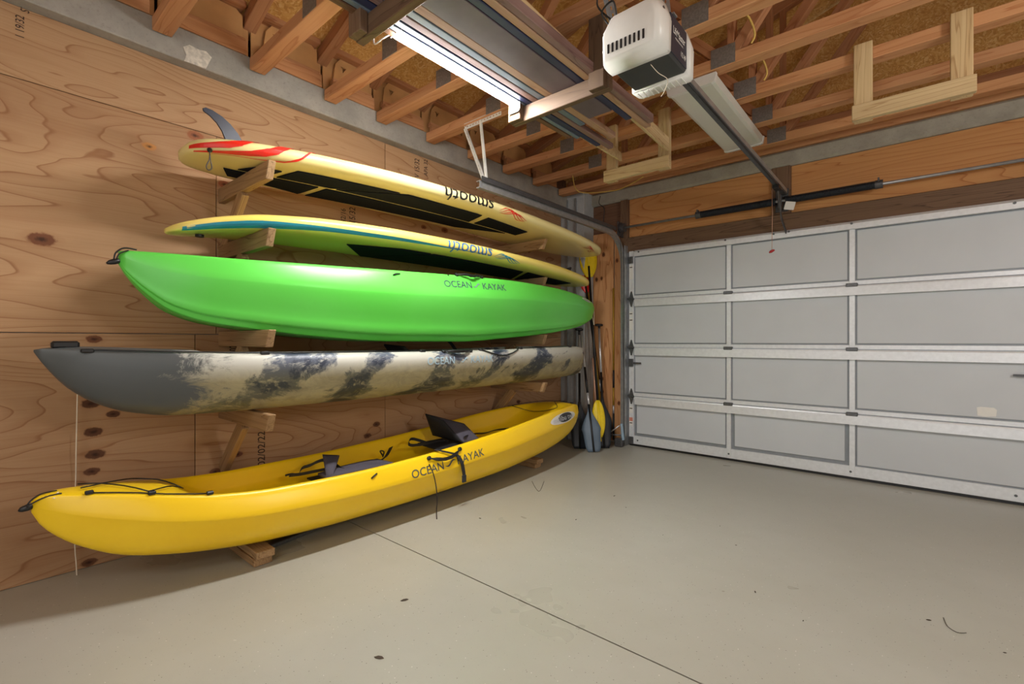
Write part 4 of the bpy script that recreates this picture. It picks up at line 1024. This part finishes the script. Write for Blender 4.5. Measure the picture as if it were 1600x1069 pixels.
fin_mesh('fin', [(.925, 2.16), (.915, 2.215), (.90, 2.25), (.875, 2.285), (.845, 2.31), (.815, 2.325), (.812, 2.337), (.825, 2.345), (.855, 2.342), (.90, 2.325), (.94, 2.298), (.975, 2.262), (1.005, 2.215), (1.02, 2.165)], -2.77, M['fin'], e1)
lp = b1.pt(.80, .82, .004)
bm = bmesh.new(); cyl(bm, lp, b1.pt(.80, .82, .012), .012, 8); bm_obj('leash_plug', bm, M['black'], e1)
tube('leash_loop', curve_pts([lp, lp+Vector((.01, -.004, -.05)), lp+Vector((.012, -.018, -.09)), lp+Vector((.012, -.008, -.105)), lp+Vector((.012, .006, -.09)), lp+Vector((.01, .0, -.05)), lp], 5), .0025, M['black'], e1, 6)
b2 = Board(-2.775, -2.70, [(.655, .02, 1.688, .02), (.675, .07, 1.695, .035), (.74, .13, 1.712, .055), (.85, .185, 1.738, .07), (1.04, .25, 1.768, .085), (1.4, .305, 1.793, .10), (1.9, .34, 1.806, .105), (2.4, .35, 1.808, .105), (2.9, .345, 1.802, .10), (3.4, .315, 1.790, .10), (3.8, .26, 1.775, .09), (4.05, .205, 1.765, .08), (4.2, .15, 1.757, .07), (4.28, .10, 1.752, .055), (4.325, .05, 1.75, .035), (4.335, .015, 1.75, .02)])
e2 = empty('paddleboard', (-2.755, 2.5, 1.73), 'yellow paddleboard with a teal stripe, upside down on the second brackets from the top', 'paddleboard')
b2.build('board_body', M['board2'], e2)
rows = [(.72+.1*k*1.0, .86-.0*k, .72+.1*k, .93+.12*math.exp(-k*.35)*0) for k in range(2)]
rows = []
for k in range(30):
    y = .70+k*.055*1.1; wd = .22*math.exp(-((y-.85)/.35)**2)+.10*(1-sm(1.6, 2.5, y))+.012; c = .80+.06*sm(.7, 1.4, y); rows.append((y, c-wd/2, y, c+wd/2))
b2.band('teal_stripe', rows, M['teal'], e2, .0025, 4)
b2.pad('deck_pad', [(1.85, -.24), (3.4, -.2), (3.15, .16), (2.15, .20)], M['pad'], e2); b2.pad('deck_pad', [(1.55, .10), (1.85, -.24), (2.12, .20), (1.9, .2)], M['pad'], e2)
b2.pad('deck_pad', [(3.43, -.18), (3.95, -.08), (3.95, .10), (3.2, .17)], M['pad'], e2)
rail_text(b2, 'smooth', 2.15, .42, .70, .42, M['blue_ink'], e2)
logo_swirl(b2, 2.60, .68, .28, .35, M['teal'], e2)
fin_mesh('fin', [(3.98, 1.80), (4.03, 1.86), (4.10, 1.905), (4.17, 1.925), (4.18, 1.915), (4.15, 1.87), (4.12, 1.80)], -2.755, M['black'], e2)
p = b2.und(.80, 0, .004); bm = bmesh.new(); cyl(bm, p, p-Vector((0, 0, .012)), .02, 10); bm_obj('leash_plug', bm, M['black'], e2)
# ================================================================== OVERHEAD STORAGE
def hanger(y, xa, xb, label, zl=2.44, m='lumber_pale', front=True):
    e = empty('board_hanger', ((xa+xb)/2, y, zl), label, 'hanger frame', 'wooden hanger frames under the trusses')
    yp, yc = (y-.065, y-.104) if front else (y-.104, y-.065)
    beam('post', (xa+.045, yp, zl+.002), (xa+.045, yp, 2.90), .038, .089, M[m], e, up=(1, 0, 0))
    beam('post', (xb-.045, yp, zl+.002), (xb-.045, yp, 2.90), .038, .089, M[m], e, up=(1, 0, 0))
    beam('cross_bar', (xa-.005, yc, zl+.045), (xb+.01, yc, zl+.045), .038, .089, M[m], e)
    return e
hanger(1.2037, -1.84, -1.20, 'dark wooden hanger frame at the near end of the stored boards', m='lumber_dark', front=False)
hanger(2.24, -1.84, -1.20, 'weathered hanger frame beside the opener motor, at the end of the lit lamp', m='lumber_smoke', front=False)
hanger(3.53, -1.93, -1.40, 'small pale hanger frame behind the lamp, left of the unlit fixture')
hanger(3.53, -.284, .227, 'pale hanger frame over the middle of the garage door')
def stored(xc, w, t, z, y0, y1, m, label, ang=0):
    o = beam('trim_board', (xc, y0, z), (xc+ang, y1, z+.0), w, t, M[m]); tag(o, label, 'board', 'boards stored overhead'); return o
zb_ = 2.53
stored(-1.795, .035, .06, zb_+.031, .3, 2.70, 'brownwood', 'narrow brown board at the left edge of the overhead stack')
stored(-1.755, .03, .03, zb_+.016, .3, 2.75, 'steelblue', 'thin blue-grey trim beside the left edge of the overhead stack')
stored(-1.715, .035, .045, zb_+.024, .3, 2.95, 'navy', 'dark blue trim strip second row of the overhead stack')
stored(-1.67, .04, .035, zb_+.019, .3, 3.05, 'mauve', 'mauve stained moulding in the overhead stack')
stored(-1.625, .04, .05, zb_+.026, .3, 2.6, 'steelblue', 'blue-grey grooved trim in the middle of the overhead stack')
stored(-1.575, .05, .035, zb_+.019, .3, 2.9, 'tan', 'tan moulding running beside the wide slate board overhead')
stored(-1.47, .16, .02, zb_+.011, .3, 2.55, 'slate', 'wide slate-grey board in the middle of the overhead stack')
stored(-1.365, .04, .05, zb_+.026, .3, 2.72, 'navy', 'navy trim strip right of the wide slate board overhead')
stored(-1.32, .04, .035, zb_+.019, .3, 2.9, 'tan', 'light brown strip right of the navy trim overhead')
stored(-1.277, .035, .05, zb_+.026, .3, 2.85, 'mauve', 'reddish moulding near the right edge of the overhead stack')
o = beam('trim_board', (-1.255, .3, 2.60), (-1.395, 3.40, 2.60), .022, .10, M['lumber_pale']); tag(o, 'long pale plank on edge reaching the small hanger frame', 'board', 'boards stored overhead')
o = prism('trim_board', [(2.30, 2.56), (3.38, 2.56), (3.38, 2.62), (3.1, 2.66), (2.30, 2.60)], 0, -1.77, -1.755, M['lumber_pale']); tag(o, 'pale wedge-shaped offcut ending at the small hanger frame', 'board', 'boards stored overhead')
# LED fixture
eL = empty('linear_lamp', (-1.78, 1.7, 2.55), 'lit white linear lamp hanging under the stored boards', 'ceiling lamp')
box('housing', (-1.812, 1.285, 2.552), (-1.748, 2.105, 2.562), M['white_metal'], eL, .001)
prism('lens', [(-1.812, 2.551), (-1.810, 2.532), (-1.797, 2.520), (-1.763, 2.520), (-1.750, 2.532), (-1.748, 2.551)], 1, 1.29, 2.10, M['led'], eL)
prism('end_plate', [(-1.82, 2.565), (-1.74, 2.565), (-1.74, 2.49), (-1.752, 2.48), (-1.82, 2.48)], 1, 2.104, 2.108, M['white_metal'], eL)
box('end_plate', (-1.82, 1.278, 2.53), (-1.74, 1.284, 2.565), M['white_metal'], eL)
tube('power_cord', curve_pts([(-1.80, 1.285, 2.55), (-1.84, 1.25, 2.52), (-1.90, 1.25, 2.52), (-1.93, 1.27, 2.58), (-1.88, 1.30, 2.62), (-1.82, 1.32, 2.60)], 6), .0035, M['white'], eL, 6)
# unlit fixture
eU = empty('ceiling_light', (-1.12, 3.62, 2.74), 'unlit long white ceiling fixture behind the opener rail', 'ceiling light')
prism('diffuser', [(-1.245, 2.80), (-1.235, 2.758), (-1.215, 2.752), (-.97, 2.752), (-.95, 2.758), (-.94, 2.80)], 1, 3.05, 4.22, plain('frosted_acrylic', (214, 212, 202), .4, 0, .02, 4), eU)
for ya, yb in ((3.02, 3.05), (4.22, 4.245)):
    prism('end_cap', [(-1.25, 2.805), (-1.24, 2.752), (-1.22, 2.745), (-.965, 2.745), (-.945, 2.752), (-.935, 2.805)], 1, ya, yb, M['white'], eU)
box('housing', (-1.2, 3.04, 2.80), (-1.0, 4.24, 2.812), M['white_metal'], eU)
# cables, detector
cw = [((-.86, 2.57, 2.86), (-.80, 2.52, 2.86)), ((-.84, 3.05, 2.87), (-.78, 3.0, 2.88)), ((-.88, 3.53, 2.87), (-.82, 3.48, 2.88))]
for i, ((x, y, z), _) in enumerate(cw):
    o = tube('yellow_cable', curve_pts([(x-.03, y-.30, 2.98), (x+.02, y-.22, 3.06), (x+.10, y-.12, 3.02), (x+.13, y-.06, 2.93), (x+.11, y-.055, 2.88)], 5), .006, M['yellow_cable'], None, 6)
    tag(o, 'loop of yellow electrical cable at the %s truss joint behind the opener' % ['nearest', 'middle', 'farthest'][i], 'cable', 'yellow cables in the trusses')
o = tube('yellow_cable', curve_pts([Vector((-2.62, 4.0, 2.815)), at(905, 300, Y=4.3), at(958, 298, Y=4.3), at(985, 288, Y=4.2), at(1005, 276, Y=4.1)], 6), .005, M['yellow_cable']); tag(o, 'yellow cable drooping below the small pale hanger frame', 'cable')
o = tube('yellow_cable', curve_pts([at(892, 197, Y=2.9), at(905, 205, Y=2.9), at(918, 212, Y=2.9), at(930, 212, Y=3.0)], 6), .005, M['yellow_cable']); tag(o, 'yellow cable running to the bulb socket left of the small hanger frame', 'cable')
ls = at(924, 218, Y=3.0); e = empty('bulb_socket', ls, 'orange and silver bulb socket hanging below a truss', 'bulb socket')
bm = bmesh.new(); cyl(bm, ls+Vector((0, 0, .01)), ls+Vector((0, 0, .06)), .028, 10); bm_obj('socket', bm, plain('orange_box', (224, 150, 50), .5), e, True)
bm = bmesh.new(); tubebm(bm, [ls+Vector((0, 0, .012)), ls, ls+Vector((0, 0, -.02)), ls+Vector((0, 0, -.035))], [.012, .03, .02, .006], 12); bm_obj('ring', bm, M['silver'], e, True)
o = tube('black_cord', curve_pts([at(938, 306, Y=4.78), at(936, 318, Y=4.78), at(944, 326, Y=4.8), at(943, 345, Y=4.82), at(944, 362, Y=4.82)], 5), .004, M['black']); tag(o, 'short black cord hanging from the lintel beside the corner pilaster', 'cord')
# ================================================================== PADDLES IN THE CORNER
def paddle(name, p0, p1, r, segs, label, blades=(), grip=None, wdir=(.75, .65, 0), group='paddles in the corner'):
    p0, p1 = Vector(p0), Vector(p1); e = empty(name, p0, label, 'paddle', group); ax = (p1-p0).normalized()
    wd = Vector(wdir); wd = (wd-ax*wd.dot(ax)).normalized(); nd = ax.cross(wd)
    L = (p1-p0).length; prev = 0
    for t, m in segs:
        tube('shaft', [p0+ax*L*prev, p0+ax*L*t], r, M[m], e, 10); prev = t
    for (t0_, t1_, w, m, shape) in blades:
        bm = bmesh.new(); n = 14; rows = []
        for i in range(n+1):
            s_ = i/n; c = p0+ax*L*(t0_+(t1_-t0_)*s_)
            if shape == 'canoe': hw = w/2*(min(1, (.72+.35*s_) if s_ < .5 else 1-.0*(s_))*(1-sm(.45, 1.0, s_)*.86))*(1-.25*sm(.1, 0, s_))
            else: hw = w/2*math.sin(math.pi*min(1, max(.04, s_*.96+.02)))**.5
            cup = .012*math.sin(math.pi*s_)
            row = []
            for j, f in enumerate((-1, -.6, -.12, 0, .12, .6, 1)):
                ridge = .006 if j == 3 else (.003 if j in (2, 4) else 0)
                row.append((c+wd*hw*f+nd*(cup*(f*f)+0), ridge))
            rows.append(row)
        F_ = [[bm.verts.new(p-nd*(.003+rg)) for p, rg in r_] for r_ in rows]; B_ = [[bm.verts.new(p+nd*(.003+rg)) for p, rg in r_] for r_ in rows]
        for i in range(n):
            for j in range(6):
                bm.faces.new((F_[i][j], F_[i+1][j], F_[i+1][j+1], F_[i][j+1])); bm.faces.new((B_[i][j], B_[i][j+1], B_[i+1][j+1], B_[i+1][j]))
            for j in (0, 6): bm.faces.new((F_[i][j], F_[i+1][j], B_[i+1][j], B_[i][j]))
        for i in (0, n):
            for j in range(6): bm.faces.new((F_[i][j], F_[i][j+1], B_[i][j+1], B_[i][j]))
        bm_obj('blade', bm, M[m], e, True)
    if grip:
        bm = bmesh.new(); tubebm(bm, [p1-wd*.045, p1-wd*.03, p1+wd*.03, p1+wd*.045], [.008, .015, .015, .008], 8); bm_obj('grip', bm, M['black'], e, True)
    return e
def fl_(u, v): q = at(u, v, Z=.0); q.z = .005; return q
q0 = fl_(928, 707); q1 = at(907, 512, Y=q0.y+.33)
paddle('canoe_paddle', q0, q1, .013, [(.36, 'black'), (.45, 'silver'), (.66, 'black'), (1.0, 'silver')], 'paddle with a slate-blue blade standing in front of the others', [(0, .34, .21, 'gblade', 'canoe')], None)
q0 = fl_(906, 702); q1 = at(905, 515, Y=q0.y+.25)
paddle('canoe_paddle', q0, q1, .013, [(.62, 'black'), (.95, 'silver'), (1, 'black')], 'black-bladed paddle leaning behind and left of the slate-blue blade', [(0, .38, .22, 'kblade', 'canoe')], True)
q0 = fl_(944, 701); q1 = at(936, 508, Y=4.78)
paddle('canoe_paddle', q0, q1, .013, [(.60, 'black'), (.97, 'silver'), (1, 'black')], 'black-bladed paddle with a silver shaft leaning right of the slate-blue blade', [(0, .40, .20, 'kblade', 'canoe')], True)
q0 = at(938, 672, Y=4.52); q1 = at(917, 380, Y=4.78)
q0.z = max(q0.z, .02)
paddle('kayak_paddle', at(944, 688, Y=4.66), at(912, 388, Y=4.74), .014, [(.12, 'yblade'), (.84, 'gold'), (1, 'black')], 'double kayak paddle with a gold shaft and golden-yellow blade at the top', [(.0, .17, .15, 'yblade', 'oval'), (.84, 1.12, .15, 'yblade', 'oval')], None)
paddle('kayak_paddle', at(938, 690, Y=4.44), at(918, 388, Y=4.72), .014, [(.20, 'yblade'), (.9, 'black'), (1, 'yblade')], 'double kayak paddle with a black shaft and bright yellow blade beside the board nose', [(0.02, .2, .14, 'yblade', 'oval'), (.84, 1.05, .205, 'yblade', 'oval')], None)
paddle('kayak_paddle', at(950, 690, Y=4.74), at(913, 432, Y=4.66), .013, [(.3, 'black'), (.37, 'silver'), (1, 'black')], 'double kayak paddle with a black shaft and a red blade behind the board nose', [(.0, .2, .15, 'kblade', 'oval'), (.90, 1.01, .11, 'red', 'oval')], None)
paddle('paddle_shaft', at(933, 655, Y=4.6), at(926, 560, Y=4.68), .012, [(.1, 'black'), (1, 'copper')], 'short copper-coloured shaft standing among the paddles', ())
o = empty('long_pole', at(961, 690, Y=YD-.02), 'slim yellow and black pole in the gap between the corner plywood sheets', 'pole')
xg = -2.613
for z0, z1, m in ((.03, .33, 'black'), (.33, .42, 'silver'), (.42, .62, 'gold'), (.62, .82, 'black'), (.82, 1.75, 'gold')):
    tube('pole_section', [(xg, YD-.018, z0), (xg, YD-.018, z1)], .011, M[m], o, 8)
jb = at(972, 690, Z=0); e = empty('floor_clamp', (-2.5, YD-.2, 0), 'small metal clamp with a blue handle on the floor beside the door track', 'clamp')
jx = at(968, 680, Y=YD-.17)
beam('handle', at(974, 688, Y=YD-.17), at(971, 662, Y=YD-.17), .02, .03, plain('pale_blue_enamel', (150, 176, 196), .4), e)
tube('bar', [at(950, 679, Y=YD-.18), at(970, 680, Y=YD-.17)], .008, M['hinge'], e)
tube('bar', [at(953, 676, Y=YD-.18), at(968, 665, Y=YD-.17)], .006, M['silver'], e)
bm = bmesh.new(); c = at(968, 688, Y=YD-.17); bbox(bm, (c.x-.05, c.y-.03, 0), (c.x+.04, c.y+.03, c.z+.02), .01); bm_obj('foot', bm, M['steel_dark'], e)
# ================================================================== SMALL DETAILS
# stamps on the plywood
def stamp(s, u, v, h, w, parent=wl, vert=True):
    p = at(u, v, X=XW+.0)
    if vert: fn = lambda x, y: Vector((XW+.0016, p.y-y, p.z+x-.0))
    else: fn = lambda x, y: Vector((XW+.0016, p.y+x, p.z+y))
    return text_on('stamp_lettering', s, h, w, fn, M['ink'], parent, subdiv=False)
stamp('02/02/22 13', 414, 727, .045, .3); stamp('1 19/32', 38, 60, .03, .10); stamp('STURD', 46, 22, .03, .1)
stamp('V 15/32', 655, 279, .05, .16); stamp('APA 32', 668, 276, .04, .14); stamp('02 32', 372, 549, .05, .09)
stamp('15/32', 555, 348, .05, .11); stamp('32/16', 540, 348, .04, .10)
# debris on the floor
deb = [(632, 938, .018, 'twig'), (592, 1028, .020, 'leaf'), (1180, 925, .009, 'leaf'), (1451, 969, .009, 'leaf'), (1125, 822, .005, 'leaf'), (960, 775, .009, 'leaf'), (978, 793, .005, 'leaf'), (1036, 836, .004, 'leaf'), (750, 810, .009, 'leaf'), (900, 812, .006, 'leaf'), (1150, 852, .005, 'leaf'), (1570, 1020, .005, 'leaf'), (1255, 970, .005, 'leaf')]
dm = plain('dry_leaf', (62, 50, 38), .8)
places = ['left of the floor joint below the yellow kayak', 'near the lower edge, left of the floor joint', 'in the open middle of the floor', 'beside the curled scratch at the lower right', 'between the joint and the garage door', 'just right of the shadow edge near the paddles', 'right of the shadow edge, second one out', 'halfway between paddles and camera', 'inside the kayak shadow', 'at the edge of the kayak shadow', 'a little below the middle of the garage door', 'at the lower right corner', 'left of the lower right leaf']
for (u, v, s_, k), pl_ in zip(deb, places):
    p = at(u, v, Z=.002); a = random.random()*3; bm = bmesh.new()
    q = [(-1, 0, 0), (-.3, .35, .12), (.5, .25, .2), (1, .05, .05), (.3, -.3, .1), (-.5, -.25, .0)]
    lo = [bm.verts.new((p.x+s_*(x*math.cos(a)-y*math.sin(a)), p.y+s_*(x*math.sin(a)+y*math.cos(a)), .001+s_*z)) for x, y, z in q]
    hi = [bm.verts.new(v_.co+Vector((0, 0, .0015))) for v_ in lo]
    bm.faces.new(lo); bm.faces.new(hi[::-1])
    for i in range(6): bm.faces.new((lo[i], lo[(i+1) % 6], hi[(i+1) % 6], hi[i]))
    tag(bm_obj('dry_leaf', bm, dm), 'tiny dark dry leaf on the floor, '+pl_, 'leaf', 'dry leaf bits on the floor')
for pts, pl_ in (([(850, 752), (842, 768), (831, 752)], 'near the right floor support'), ([(1474, 965), (1480, 978), (1495, 988), (1510, 989)], 'curled near the lower right')):
    tag(tube('twig', curve_pts([at(u, v, Z=.003) for u, v in pts], 5), .0013, dm, None, 5), 'thin dry twig on the floor, '+pl_, 'twig', 'twigs on the floor')
